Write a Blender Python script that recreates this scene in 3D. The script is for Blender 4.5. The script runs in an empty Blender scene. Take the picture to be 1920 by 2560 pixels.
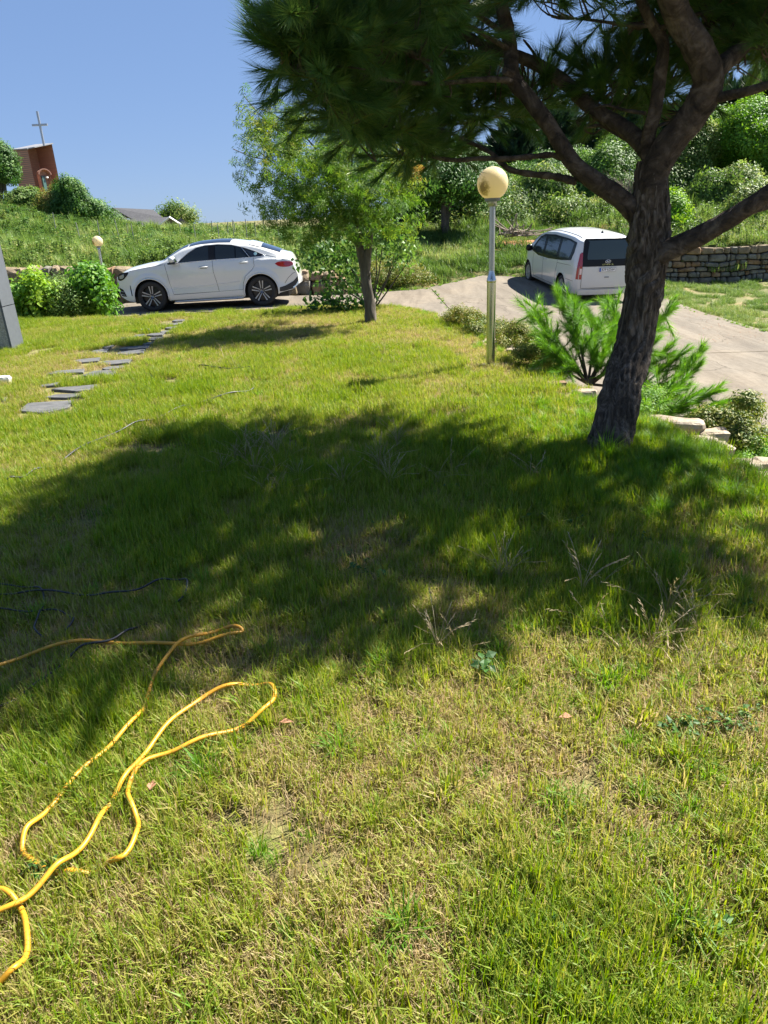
import bpy, bmesh, math, random
import numpy as np
from mathutils import Vector, Matrix, geometry
random.seed(7); rng = np.random.default_rng(11)
S = bpy.context.scene; COL = S.collection
RAD = math.radians; PI = math.pi
# ------------------------------------------------------------------ camera, sky, sun, exposure
F = 1775.0
_up = np.array([-210 / F, 4229 / F, 1.0]); _up /= np.linalg.norm(_up)
_fc = np.array([0, 0, -1.0]); _fy = _fc - _fc.dot(_up) * _up; _fy /= np.linalg.norm(_fy)
_fx = np.cross(_fy, _up); RM = np.array([_fx, _fy, _up]); CE = np.array([0, 0, 1.6])
cd = bpy.data.cameras.new('camera'); cam = bpy.data.objects.new('camera', cd); COL.objects.link(cam); S.camera = cam
cd.sensor_fit = 'VERTICAL'; cd.sensor_height = 24.0; cd.lens = F / 2560 * 24.0; cd.clip_start = 0.05; cd.clip_end = 6000
cam.matrix_world = Matrix([[RM[i][0], RM[i][1], RM[i][2], CE[i]] for i in range(3)] + [[0, 0, 0, 1]])
SUN_EL, SUN_AZ = RAD(49), RAD(62)            # azimuth measured from +Y towards +X
w = bpy.data.worlds.new('World'); S.world = w; w.use_nodes = True
nt = w.node_tree; bg = nt.nodes['Background']; sky = nt.nodes.new('ShaderNodeTexSky')
sky.sky_type = 'NISHITA'; sky.sun_disc = False; sky.sun_elevation = SUN_EL; sky.sun_rotation = SUN_AZ
sky.air_density = 1.0; sky.dust_density = 0.0; sky.ozone_density = 3.0; sky.altitude = 1500
hsv = nt.nodes.new('ShaderNodeHueSaturation'); hsv.inputs['Saturation'].default_value = 1.08; hsv.inputs['Value'].default_value = 1.0
gm = nt.nodes.new('ShaderNodeGamma'); gm.inputs[1].default_value = 0.35; cap = nt.nodes.new('ShaderNodeVectorMath'); cap.operation = 'MULTIPLY'; cap.inputs[1].default_value = (.45, .60, .90)
nt.links.new(sky.outputs[0], hsv.inputs['Color']); nt.links.new(hsv.outputs[0], gm.inputs[0]); nt.links.new(gm.outputs[0], cap.inputs[0]); nt.links.new(cap.outputs[0], bg.inputs[0]); bg.inputs[1].default_value = 0.1
sd = bpy.data.lights.new('sun', 'SUN'); so = bpy.data.objects.new('sun', sd); COL.objects.link(so)
sd.energy = 3.75; sd.angle = RAD(0.55); sd.color = (1.0, 0.95, 0.86)
SV = Vector((math.sin(SUN_AZ) * math.cos(SUN_EL), math.cos(SUN_AZ) * math.cos(SUN_EL), math.sin(SUN_EL)))
so.rotation_euler = SV.to_track_quat('Z', 'Y').to_euler(); so.location = (20, 10, 30)
S.view_settings.view_transform = 'Standard'; S.view_settings.look = 'None'
S.view_settings.exposure = 2.2; S.view_settings.gamma = 1; S.view_settings.use_curve_mapping = False
S.cycles.max_bounces = 8; S.cycles.transparent_max_bounces = 6; S.cycles.diffuse_bounces = 6
S.cycles.sample_clamp_indirect = 6
# ------------------------------------------------------------------ survey helpers (photo bearings -> places on the ground)
def ray(px, py): return RM @ np.array([(px - 960) / F, -(py - 1280) / F, -1.0])
def P(px, py, z=0.0):
    d = ray(px, py); return CE + (z - 1.6) / d[2] * d
def PY(px, py, y):
    d = ray(px, py); return CE + d * (y / d[1])
def mpp(y): return y * 1.02 / F                 # metres per photo pixel at distance y
# ------------------------------------------------------------------ object helpers
def tag(o, label=None, cat=None, group=None, kind=None):
    if label: o['label'] = label
    if cat: o['category'] = cat
    if group: o['group'] = group
    if kind: o['kind'] = kind
    return o
def empty(name, loc=(0, 0, 0), rz=0.0, **k):
    o = bpy.data.objects.new(name, None); COL.objects.link(o); o.location = loc; o.rotation_euler = (0, 0, rz)
    o.empty_display_size = 0.1
    return tag(o, **k)
def link(name, me, mat=None, parent=None, smooth=False, **k):
    o = bpy.data.objects.new(name, me); COL.objects.link(o)
    if mat is not None and not me.materials:
        for m in (mat if isinstance(mat, (list, tuple)) else [mat]): me.materials.append(m)
    if smooth: me.shade_smooth()
    if parent is not None: o.parent = parent
    return tag(o, **k)
def mesh(name, v, f, mi=None, attr=None):
    me = bpy.data.meshes.new(name); me.from_pydata([tuple(map(float, p)) for p in v], [], [tuple(map(int, q)) for q in f])
    if mi is not None: me.polygons.foreach_set('material_index', np.asarray(mi, dtype=np.int32))
    if attr is not None:
        for n, a in attr.items():
            at = me.attributes.new(n, 'FLOAT', 'POINT'); at.data.foreach_set('value', np.asarray(a, dtype=np.float32))
    me.update(); return me
class MB:
    def __init__(s): s.v = []; s.f = []; s.m = []
    def add(s, v, f, m=0):
        n = len(s.v); s.v += [tuple(p) for p in v]; s.f += [tuple(i + n for i in q) for q in f]; s.m += [m] * len(f); return s
    def box(s, x0, y0, z0, x1, y1, z1, m=0, M=None):
        v = [(x0, y0, z0), (x1, y0, z0), (x1, y1, z0), (x0, y1, z0), (x0, y0, z1), (x1, y0, z1), (x1, y1, z1), (x0, y1, z1)]
        if M is not None: v = [tuple(M @ Vector(p)) for p in v]
        return s.add(v, [(0, 3, 2, 1), (4, 5, 6, 7), (0, 1, 5, 4), (1, 2, 6, 5), (2, 3, 7, 6), (3, 0, 4, 7)], m)
    def tube(s, pts, rad, seg=8, m=0, cap=True):
        v, f = tube(pts, rad, seg, cap); return s.add(v, f, m)
    def lathe(s, prof, seg=24, M=None, m=0):
        v = []; f = []; n = len(prof)
        for i in range(seg):
            a = 2 * PI * i / seg
            for r, z in prof:
                p = Vector((r * math.cos(a), r * math.sin(a), z)); v.append(tuple(M @ p) if M is not None else tuple(p))
        for i in range(seg):
            j = (i + 1) % seg
            for k in range(n - 1): f.append((i * n + k, j * n + k, j * n + k + 1, i * n + k + 1))
        return s.add(v, f, m)
    def obj(s, name, mat, parent=None, smooth=False, bevel=0, **k):
        o = link(name, mesh(name, s.v, s.f, s.m), mat, parent, smooth, **k)
        if bevel:
            b = o.modifiers.new('bevel', 'BEVEL'); b.width = bevel; b.segments = 2; b.limit_method = 'ANGLE'
        return o
def crom(pts, n=6, closed=False):
    p = np.array(pts, float); out = []
    for i in range(len(p) - 1):
        a = p[max(i - 1, 0)]; b = p[i]; c = p[i + 1]; d = p[min(i + 2, len(p) - 1)]
        for t in np.linspace(0, 1, n, endpoint=False):
            out.append(.5 * ((2 * b) + (c - a) * t + (2 * a - 5 * b + 4 * c - d) * t * t + (-a + 3 * b - 3 * c + d) * t ** 3))
    out.append(p[-1]); return np.array(out)
def tube(pts, rad, seg=8, cap=True, rfun=None):
    pts = np.array(pts, float); n = len(pts)
    rad = np.full(n, rad, float) if np.isscalar(rad) else np.array(rad, float)
    T = np.gradient(pts, axis=0); T /= np.linalg.norm(T, axis=1)[:, None] + 1e-9
    u = np.cross(T[0], [0, 0, 1.0])
    if np.linalg.norm(u) < .1: u = np.cross(T[0], [1.0, 0, 0])
    u /= np.linalg.norm(u); v = []; f = []
    ang = np.arange(seg) * 2 * PI / seg
    for i in range(n):
        u = u - T[i] * u.dot(T[i]); u /= np.linalg.norm(u) + 1e-9; b = np.cross(T[i], u)
        r = rad[i] * (rfun(ang, i) if rfun is not None else 1.0)
        ring = pts[i] + (np.cos(ang) * r)[:, None] * u + (np.sin(ang) * r)[:, None] * b
        v += [tuple(q) for q in ring]
    for i in range(n - 1):
        for j in range(seg):
            k = (j + 1) % seg; f.append((i * seg + j, i * seg + k, (i + 1) * seg + k, (i + 1) * seg + j))
    if cap:
        f.append(tuple(range(seg - 1, -1, -1))); f.append(tuple((n - 1) * seg + j for j in range(seg)))
    return v, f
_lat = rng.random((64, 64))
def vn(x, y, s=1.0, k=0):
    x = np.asarray(x, float) / s + 13.7 * k + 500; y = np.asarray(y, float) / s + 7.3 * k + 500
    i = np.floor(x).astype(int); j = np.floor(y).astype(int); a = x - i; b = y - j
    a = a * a * (3 - 2 * a); b = b * b * (3 - 2 * b); L = lambda p, q: _lat[p % 64, q % 64]
    return (L(i, j) * (1 - a) + L(i + 1, j) * a) * (1 - b) + (L(i, j + 1) * (1 - a) + L(i + 1, j + 1) * a) * b
def fbm(x, y, s, k=0): return (vn(x, y, s, k) * .55 + vn(x, y, s / 2.1, k + 1) * .3 + vn(x, y, s / 4.3, k + 2) * .15)
def sm(a, b, x):
    t = np.clip((np.asarray(x, float) - a) / (b - a), 0, 1); return t * t * (3 - 2 * t)
def inpoly(poly, x, y):
    x = np.asarray(x, float); y = np.asarray(y, float); c = np.zeros(x.shape, bool); n = len(poly)
    for i in range(n):
        x0, y0 = poly[i]; x1, y1 = poly[(i + 1) % n]
        if y0 == y1: continue
        m = ((y0 > y) != (y1 > y)) & (x < (x1 - x0) * (y - y0) / (y1 - y0) + x0); c ^= m
    return c
def pdist(poly, x, y):
    x = np.asarray(x, float); y = np.asarray(y, float); d = np.full(x.shape, 1e9); n = len(poly)
    for i in range(n):
        a = np.array(poly[i], float); b = np.array(poly[(i + 1) % n], float); ab = b - a
        t = np.clip(((x - a[0]) * ab[0] + (y - a[1]) * ab[1]) / ab.dot(ab), 0, 1)
        d = np.minimum(d, np.hypot(x - a[0] - t * ab[0], y - a[1] - t * ab[1]))
    return np.where(inpoly(poly, x, y), -d, d)
# ------------------------------------------------------------------ materials
def newmat(name):
    m = bpy.data.materials.new(name); m.use_nodes = True; n = m.node_tree; n.nodes.clear()
    o = n.nodes.new('ShaderNodeOutputMaterial'); b = n.nodes.new('ShaderNodeBsdfPrincipled'); n.links.new(b.outputs[0], o.inputs[0])
    return m, n, b, o
def ramp(n, fac, cols):
    r = n.nodes.new('ShaderNodeValToRGB'); e = r.color_ramp.elements
    while len(e) < len(cols): e.new(0.5)
    for i, (p, c) in enumerate(cols): e[i].position = p; e[i].color = (*c, 1)
    n.links.new(fac, r.inputs[0]); return r.outputs[0]
def noise(n, scale, detail=4, rough=.6, coord='Object', vec=None, dist=0):
    t = n.nodes.new('ShaderNodeTexNoise'); t.inputs['Scale'].default_value = scale; t.inputs['Detail'].default_value = detail
    t.inputs['Roughness'].default_value = rough; t.inputs['Distortion'].default_value = dist
    if vec is None:
        c = n.nodes.new('ShaderNodeTexCoord'); vec = c.outputs[coord]
    n.links.new(vec, t.inputs['Vector']); return t.outputs['Fac']
def plain(name, col, rough=.5, metal=0, coat=0, spec=.5, var=0.0, vs=4, bump=0, bs=30):
    m, n, b, o = newmat(name); b.inputs['Roughness'].default_value = rough; b.inputs['Metallic'].default_value = metal
    b.inputs['Coat Weight'].default_value = coat; b.inputs['Coat Roughness'].default_value = .04; b.inputs['Specular IOR Level'].default_value = spec
    if var:
        f = noise(n, vs); c = ramp(n, f, [(.25, [x * (1 - var) for x in col]), (.75, [min(1, x * (1 + var)) for x in col])])
        n.links.new(c, b.inputs['Base Color'])
    else: b.inputs['Base Color'].default_value = (*col, 1)
    if bump:
        f = noise(n, bs, 6); bp = n.nodes.new('ShaderNodeBump'); bp.inputs['Strength'].default_value = bump; bp.inputs['Distance'].default_value = .02
        n.links.new(f, bp.inputs['Height']); n.links.new(bp.outputs[0], b.inputs['Normal'])
    return m
def ramped(name, cols, scale, rough=.8, detail=8, bump=.4, bs=20, bd=.02, stretch=None, dist=0, spec=.3):
    m, n, b, o = newmat(name); b.inputs['Roughness'].default_value = rough; b.inputs['Specular IOR Level'].default_value = spec
    vec = None
    if stretch:
        c = n.nodes.new('ShaderNodeTexCoord'); mp = n.nodes.new('ShaderNodeMapping'); mp.inputs['Scale'].default_value = stretch
        n.links.new(c.outputs['Object'], mp.inputs[0]); vec = mp.outputs[0]
    f = noise(n, scale, detail, .65, vec=vec, dist=dist); n.links.new(ramp(n, f, cols), b.inputs['Base Color'])
    if bump:
        g = noise(n, bs, 8, .7, vec=vec); bp = n.nodes.new('ShaderNodeBump'); bp.inputs['Strength'].default_value = bump; bp.inputs['Distance'].default_value = bd
        n.links.new(g, bp.inputs['Height']); n.links.new(bp.outputs[0], b.inputs['Normal'])
    return m
def leafmat(name, cols, k=.5, trans=.35, rough=.5, spec=.3, kv=.6):
    """colour ramp over v (per leaf) shifted by the instance's own tint"""
    m, n, b, o = newmat(name)
    a = n.nodes.new('ShaderNodeAttribute'); a.attribute_name = 'v'
    t = n.nodes.new('ShaderNodeAttribute'); t.attribute_type = 'INSTANCER'; t.attribute_name = 'tint'
    mm = n.nodes.new('ShaderNodeMath'); mm.operation = 'MULTIPLY_ADD'; n.links.new(t.outputs['Fac'], mm.inputs[0]); mm.inputs[1].default_value = k
    mv = n.nodes.new('ShaderNodeMath'); mv.operation = 'MULTIPLY'; mv.inputs[1].default_value = kv; n.links.new(a.outputs['Fac'], mv.inputs[0]); n.links.new(mv.outputs[0], mm.inputs[2])
    c = ramp(n, mm.outputs[0], cols)
    b.inputs['Roughness'].default_value = rough; b.inputs['Specular IOR Level'].default_value = spec; n.links.new(c, b.inputs['Base Color'])
    tr = n.nodes.new('ShaderNodeBsdfTranslucent'); hs = n.nodes.new('ShaderNodeHueSaturation')
    hs.inputs['Hue'].default_value = .49; hs.inputs['Saturation'].default_value = 1.1; hs.inputs['Value'].default_value = 1.25
    n.links.new(c, hs.inputs['Color']); n.links.new(hs.outputs[0], tr.inputs[0])
    mx = n.nodes.new('ShaderNodeMixShader'); mx.inputs[0].default_value = trans
    n.links.new(b.outputs[0], mx.inputs[1]); n.links.new(tr.outputs[0], mx.inputs[2]); n.links.new(mx.outputs[0], o.inputs[0])
    return m
def glassy(name, col, rough=.03):
    m, n, b, o = newmat(name); b.inputs['Base Color'].default_value = (*col, 1); b.inputs['Roughness'].default_value = rough
    b.inputs['Specular IOR Level'].default_value = .7; b.inputs['Coat Weight'].default_value = .5; b.inputs['Coat Roughness'].default_value = .01
    return m
M = {}
M['grass'] = leafmat('lawn_blades', [(0, (.075, .17, .016)), (.3, (.15, .25, .022)), (.55, (.25, .31, .035)), (.78, (.36, .33, .09)), (1, (.44, .34, .19))], .6, .48, kv=.75)
M['lush'] = leafmat('lush_blades', [(0, (.07, .18, .018)), (.5, (.14, .28, .028)), (1, (.25, .34, .05))], .4, .5)
M['dry'] = leafmat('dry_blades', [(0, (.16, .15, .06)), (.5, (.34, .27, .15)), (1, (.5, .42, .27))], .4, .3)
M['weed'] = leafmat('weed_leaves', [(0, (.04, .095, .02)), (.4, (.1, .185, .035)), (.75, (.2, .28, .07)), (1, (.36, .36, .14))], .5, .4)
M['broad'] = leafmat('broad_leaves', [(0, (.022, .07, .016)), (.5, (.06, .15, .028)), (1, (.16, .27, .055))], .5, .35)
M['shrubleaf'] = leafmat('bright_shrub_leaves', [(0, (.05, .15, .02)), (.5, (.12, .27, .03)), (1, (.26, .4, .05))], .5, .4)
M['maple'] = leafmat('maple_leaves', [(0, (.04, .115, .018)), (.3, (.1, .2, .03)), (.55, (.22, .3, .045)), (.8, (.42, .36, .07)), (1, (.55, .28, .1))], .8, .5, kv=.35)
M['pineneedle'] = leafmat('pine_needles', [(0, (.035, .09, .022)), (.5, (.075, .155, .033)), (.85, (.15, .21, .045)), (1, (.22, .16, .05))], .4, .42)
M['youngneedle'] = leafmat('young_pine_needles', [(0, (.07, .19, .025)), (.5, (.14, .31, .035)), (1, (.27, .45, .06))], .4, .4)
M['azalea'] = leafmat('azalea_leaves', [(0, (.045, .1, .015)), (.4, (.13, .19, .025)), (.75, (.28, .26, .06)), (1, (.27, .13, .05))], .35, .3)
M['darkneedle'] = leafmat('far_conifer_needles', [(0, (.012, .03, .014)), (.6, (.025, .06, .022)), (1, (.06, .09, .03))], .3, .2)
M['twig'] = plain('grey_twigs', (.2, .16, .12), .9)
M['bark'] = ramped('pine_bark', [(.34, (.022, .016, .012)), (.5, (.1, .075, .055)), (.68, (.27, .22, .18))], 14, .9, 10, 1.0, 30, .05, (1, 1, .3), 2.2)
M['limb'] = ramped('pine_limb_bark', [(.34, (.022, .016, .012)), (.5, (.075, .054, .04)), (.72, (.19, .148, .115))], 9, .9, 10, 1.0, 34, .03, (1, 1, 1), 1)
M['greybark'] = ramped('grey_bark', [(.3, (.045, .038, .03)), (.6, (.13, .11, .088)), (.8, (.22, .195, .16))], 12, .9, 8, .6, 40, .01, (1, 1, .25))
M['soil'] = ramped('lawn_soil', [(.3, (.06, .045, .02)), (.48, (.17, .14, .06)), (.6, (.2, .2, .06)), (.8, (.38, .3, .17))], 9, .95, 10, .9, 60, .02)
M['earth'] = ramped('rough_earth', [(.3, (.06, .07, .02)), (.5, (.13, .13, .045)), (.68, (.3, .2, .11)), (.85, (.38, .2, .11))], .7, .95, 10, .6, 12, .04)
# concrete: broad stains, fine grain, a few cracks
m, n, b, o = newmat('concrete'); b.inputs['Roughness'].default_value = .88; b.inputs['Specular IOR Level'].default_value = .25
c1 = ramp(n, noise(n, .35, 8, .6, dist=.6), [(.3, (.15, .13, .103)), (.5, (.185, .158, .122)), (.7, (.215, .175, .126))])
c2 = ramp(n, noise(n, 9, 10, .75), [(.3, (.62, .62, .62)), (.55, (1, 1, 1))])
mx = n.nodes.new('ShaderNodeMix'); mx.data_type = 'RGBA'; mx.blend_type = 'MULTIPLY'; mx.inputs[0].default_value = .75
n.links.new(c1, mx.inputs[6]); n.links.new(c2, mx.inputs[7])
tc = n.nodes.new('ShaderNodeTexCoord'); mp = n.nodes.new('ShaderNodeMapping'); mp.inputs['Scale'].default_value = (.9, .14, 1); mp.inputs['Rotation'].default_value = (0, 0, .5)
n.links.new(tc.outputs['Object'], mp.inputs[0]); c3 = ramp(n, noise(n, 1.3, 7, .7, vec=mp.outputs[0], dist=1), [(.36, (.6, .58, .57)), (.6, (1, 1, 1))])
m2 = n.nodes.new('ShaderNodeMix'); m2.data_type = 'RGBA'; m2.blend_type = 'MULTIPLY'; m2.inputs[0].default_value = .8
n.links.new(mx.outputs[2], m2.inputs[6]); n.links.new(c3, m2.inputs[7]); vo = n.nodes.new('ShaderNodeTexVoronoi'); vo.feature = 'DISTANCE_TO_EDGE'; vo.inputs['Scale'].default_value = .22; dv = n.nodes.new('ShaderNodeVectorMath'); dv.operation = 'MULTIPLY_ADD'; nn2 = n.nodes.new('ShaderNodeTexNoise'); nn2.inputs['Scale'].default_value = 1.2; nn2.inputs['Detail'].default_value = 8; n.links.new(tc.outputs['Object'], nn2.inputs['Vector']); n.links.new(nn2.outputs['Color'], dv.inputs[0]); dv.inputs[1].default_value = (.9, .9, .9); n.links.new(tc.outputs['Object'], dv.inputs[2]); n.links.new(dv.outputs[0], vo.inputs['Vector'])
m3 = n.nodes.new('ShaderNodeMix'); m3.data_type = 'RGBA'; m3.blend_type = 'MULTIPLY'; m3.inputs[0].default_value = 1; n.links.new(m2.outputs[2], m3.inputs[6]); n.links.new(ramp(n, vo.outputs['Distance'], [(0, (.45, .42, .4)), (.0022, (.6, .58, .55)), (.004, (1, 1, 1))]), m3.inputs[7]); n.links.new(m3.outputs[2], b.inputs['Base Color'])
bp = n.nodes.new('ShaderNodeBump'); bp.inputs['Strength'].default_value = .5; bp.inputs['Distance'].default_value = .01
n.links.new(noise(n, 45, 8, .7), bp.inputs['Height']); n.links.new(bp.outputs[0], b.inputs['Normal']); M['concrete'] = m
M['boulder'] = ramped('tan_boulder', [(.3, (.09, .07, .045)), (.5, (.2, .155, .1)), (.7, (.31, .24, .165))], 3, .9, 9, .7, 14, .04)
M['boulder2'] = ramped('grey_boulder', [(.3, (.075, .07, .058)), (.5, (.15, .14, .115)), (.7, (.24, .22, .185))], 3, .9, 9, .7, 14, .04)
M['boulder3'] = ramped('rusty_boulder', [(.3, (.12, .07, .04)), (.5, (.23, .145, .08)), (.7, (.3, .22, .15))], 3.4, .9, 9, .7, 14, .04)
M['ledge'] = ramped('pale_ledge_stone', [(.3, (.16, .12, .085)), (.5, (.32, .26, .19)), (.75, (.46, .41, .34))], 5, .9, 9, .7, 25, .02)
M['slate'] = ramped('slate_slab', [(.3, (.06, .062, .065)), (.6, (.12, .12, .118)), (.8, (.2, .185, .155))], 5, .7, 9, .5, 16, .01, (1, 2.5, 1), 1.5)
M['gap'] = plain('wall_gap_earth', (.03, .025, .02), .95)
# ------------------------------------------------------------------ lie of the land
LAWN = [(3.5, -3), (3.05, 1), (2.5, 3.4), (2.2, 5.0), (1.9, 6.6), (1.62, 8.6), (1.38, 10.4), (1.12, 12.0), (.75, 13.3), (.1, 14.3), (-.9, 14.6), (-2.5, 14.35), (-4.9, 14.35), (-7, 14.7), (-14, 15), (-14, -3)]
def Zr(x, y):
    x = np.asarray(x, float); y = np.asarray(y, float); k = np.clip((x + 1) / 5, 0, 1)
    return -.57 - .075 * np.clip(x + 3, 0, 16) + k * np.where(y > 21, .07, .012) * np.clip(y - 21, -22, 9)
YFX = [-60, -2.6, 1.35, 3.9, 9.2, 18, 60]; YFY = [23.6, 23.6, 25.7, 27.5, 27.4, 28.4, 33]
def Yf(x): return np.interp(x, YFX, YFY)
def H(x, y):
    x = np.asarray(x, float); y = np.asarray(y, float)
    dl = pdist(LAWN, x, y); zr = Zr(x, y); d = y - Yf(x)
    right = x > -.2
    lawn = .02 * (fbm(x, y, 1.3, 3) - .5) + .03 * np.exp(-((x - 1.75) ** 2 + (y - 4.75) ** 2) / .5) - .05 * sm(0, 1, (dl + .5) / .5)
    z = np.where(dl < 0, lawn, lawn + (zr - .02 - lawn) * sm(0, 1, dl / np.where(right, .5, 1.3)))
    L = sm(-1.8, -2.8, x); R_ = sm(9.0, 9.8, x)
    zm = Zr(x, Yf(x)) + 2.0 * (1 - np.exp(-np.clip(d, 0, 200) / 6))
    hill = np.clip((-11 - x) / 10, 0, 3) ** 1.2 * 0 + np.clip((-15.2 - x) / 6, 0, 2.2) * 1.25 * sm(28, 44, y) * (1 - sm(54, 66, y))
    zl = np.clip(-.02 - .045 * x, 0, .75) + .3 * (1 - np.exp(-np.clip(d, 0, 400) / 15)) + hill
    zt = .0 + 2.2 * (1 - np.exp(-np.clip(d - .3, 0, 400) / 10)) + .05 * np.clip(x - 14, 0, 30) * sm(2, 12, d)
    zb = zm * (1 - L) * (1 - R_) + zl * L + zt * R_
    st = sm(0, 1, d / .45)
    z = z + (zb - z) * st
    far = sm(60, 160, y); z = z * (1 - far) + far * .5
    return z + .05 * (fbm(x, y, 3, 9) - .5) * sm(.5, 3, d)
def H1(x, y): return float(H(np.array([x]), np.array([y]))[0])
def sheet(name, poly, step, dz, mat, parent=None, zf=None, jit=0, **k):
    pp = []
    n = len(poly)
    for i in range(n):
        a = np.array(poly[i], float); b_ = np.array(poly[(i + 1) % n], float); q = max(1, int(np.linalg.norm(b_ - a) / step))
        for t in range(q): pp.append(tuple(a + (b_ - a) * t / q))
    xs = [p[0] for p in pp]; ys = [p[1] for p in pp]
    gx, gy = np.meshgrid(np.arange(min(xs), max(xs), step), np.arange(min(ys), max(ys), step)); gx = gx.ravel() + .013; gy = gy.ravel() + .017
    mk = pdist(poly, gx, gy) < -step * .35
    pts = [Vector(p) for p in pp] + [Vector((a, b_)) for a, b_ in zip(gx[mk], gy[mk])]
    r = geometry.delaunay_2d_cdt(pts, [], [list(range(len(pp)))], 1, 1e-5)
    vx = np.array([v[0] for v in r[0]]); vy = np.array([v[1] for v in r[0]]); vz = (zf or H)(vx, vy) + dz
    return link(name, mesh(name, np.c_[vx, vy, vz], r[2]), mat, parent, True, **k)
gxs = np.unique(np.concatenate([-np.geomspace(14, 900, 22), np.arange(-14, 18, .28), np.geomspace(18, 900, 22)]))
gys = np.unique(np.concatenate([np.linspace(-40, -2, 10), np.arange(-2, 32, .28), np.geomspace(32, 3000, 36)]))
X, Y = np.meshgrid(gxs, gys); nx, ny = len(gxs), len(gys)
Z = H(X.ravel(), Y.ravel()) - .06
I = np.arange((nx) * (ny)).reshape(ny, nx)
gf = np.c_[I[:-1, :-1].ravel(), I[:-1, 1:].ravel(), I[1:, 1:].ravel(), I[1:, :-1].ravel()]
link('ground', mesh('ground', np.c_[X.ravel(), Y.ravel(), Z], gf), M['earth'], None, True, kind='structure')
sheet('lawn', LAWN, .25, -.014, M['soil'], kind='structure')
# concrete slabs of the drive
drive = empty('driveway', (0, 0, 0), kind='structure')
SA = [(-7.6, 15.9), (-2.5, 15.7), (.3, 15.6), (1.335, 14.6), (2.18, 19.2), (1.925, 24.9), (-.6, 23.8), (-2.4, 22.9), (-7.6, 22.7)]
SB = [(1.36, 14.5), (1.65, 13.4), (9.9, 15.6), (9.75, 20.5), (9.25, 24.2), (8.7, 27.2), (4.0, 27.3), (1.95, 25.2), (2.2, 19.2)]
SC = [(1.665, 13.375), (2.0, 10.2), (2.2, 8.4), (2.5, 6.4), (2.9, 4.6), (3.5, 1), (3.9, -3), (12, -3), (11.2, 8), (10.2, 14.5), (9.93, 15.578)]
zroad = lambda x, y: Zr(x, y)
for pl in (SA, SB, SC): sheet('concrete_slab', pl, .5, .012, M['concrete'], drive, zf=zroad)
# ------------------------------------------------------------------ leaf and blade geometry
def blades(n, half, h, wd, lean=.5, tipdrop=.3, vlo=0, vhi=1, clump=0, circ=False):
    """n grass blades on a patch; returns verts, faces, v"""
    x = rng.uniform(-half, half, n); y = rng.uniform(-half, half, n)
    if circ:
        r = half * np.sqrt(rng.random(n)); a = rng.uniform(0, 2 * PI, n); x = r * np.cos(a); y = r * np.sin(a)
    if clump:
        cx = rng.uniform(-half, half, clump); cy = rng.uniform(-half, half, clump); q = rng.integers(0, clump, n)
        x = cx[q] + rng.normal(0, half * .13, n); y = cy[q] + rng.normal(0, half * .13, n)
    hh = rng.uniform(h * .45, h, n); a = rng.uniform(0, 2 * PI, n); l = rng.random(n) ** 1.3 * lean
    if circ: a = np.arctan2(y, x) + rng.normal(0, .7, n)
    dx = np.cos(a); dy = np.sin(a); px = -dy; py = dx; ww = rng.uniform(wd * .6, wd, n) * .5
    s1 = np.sin(l * .6); c1 = np.cos(l * .6); l2 = np.minimum(l * 1.5 + tipdrop * rng.random(n), 1.9)
    b = np.c_[x, y, np.full(n, -.01)]
    mid = b + np.c_[dx * s1, dy * s1, c1] * (hh * .55)[:, None]
    tip = mid + np.c_[dx * np.sin(l2), dy * np.sin(l2), np.cos(l2)] * (hh * .5)[:, None]
    tip[:, 2] = np.maximum(tip[:, 2], .004)
    W = np.c_[px * ww, py * ww, np.zeros(n)]
    V = np.stack([b - W, b + W, mid + W * .85, mid - W * .85, tip], 1).reshape(-1, 3)
    k = np.arange(n) * 5; Fc = [(i, i + 1, i + 2, i + 3) for i in k] + [(i + 3, i + 2, i + 4) for i in k]
    v = np.repeat(rng.uniform(vlo, vhi, n), 5); return V, Fc, v
def cat(*parts):
    V = []; Fc = []; v = []; o = 0
    for a, f, c in parts:
        V.append(np.asarray(a)); Fc += [tuple(i + o for i in q) for q in f]; v.append(np.asarray(c)); o += len(a)
    return np.concatenate(V), Fc, np.concatenate(v)
def frame(d):
    d = np.array(d, float); d /= np.linalg.norm(d) + 1e-9; u = np.cross(d, [0, 0, 1.0])
    if np.linalg.norm(u) < .05: u = np.array([1.0, 0, 0])
    u /= np.linalg.norm(u); return d, u, np.cross(u, d)
def leaf(c, d, nrm, L, W, v):
    d = np.array(d) / (np.linalg.norm(d) + 1e-9); s = np.cross(d, nrm); s /= np.linalg.norm(s) + 1e-9; n_ = np.cross(s, d)
    V = [c, c + d * L * .4 + s * W * .5 + n_ * W * .12, c + d * L * .42, c + d * L * .4 - s * W * .5 + n_ * W * .12, c + d * L - n_ * L * .12]
    return np.array(V), [(0, 1, 2), (0, 2, 3), (1, 4, 2), (2, 4, 3)], np.full(5, v)
def maple_leaf(c, d, nrm, L, v):
    d = np.array(d) / (np.linalg.norm(d) + 1e-9); s = np.cross(d, nrm); s /= np.linalg.norm(s) + 1e-9; n_ = np.cross(s, d)
    V = [c]; Fc = []
    for k, (a, l) in enumerate(((-1.75, .5), (-.95, .8), (0, 1), (.95, .8), (1.75, .5))):
        e = d * math.cos(a) + s * math.sin(a); p = -d * math.sin(a) + s * math.cos(a)
        i = len(V); V += [c + e * L * l * .45 - p * L * .1 * l, c + e * L * l - n_ * L * .12, c + e * L * l * .45 + p * L * .1 * l]; Fc += [(0, i, i + 1, i + 2)]
    return np.array(V), Fc, np.full(len(V), v)
def twig(pts, r, v=.0, seg=3):
    V, Fc = tube(pts, r, seg, False); return np.array(V), Fc, np.full(len(V), v)
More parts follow.
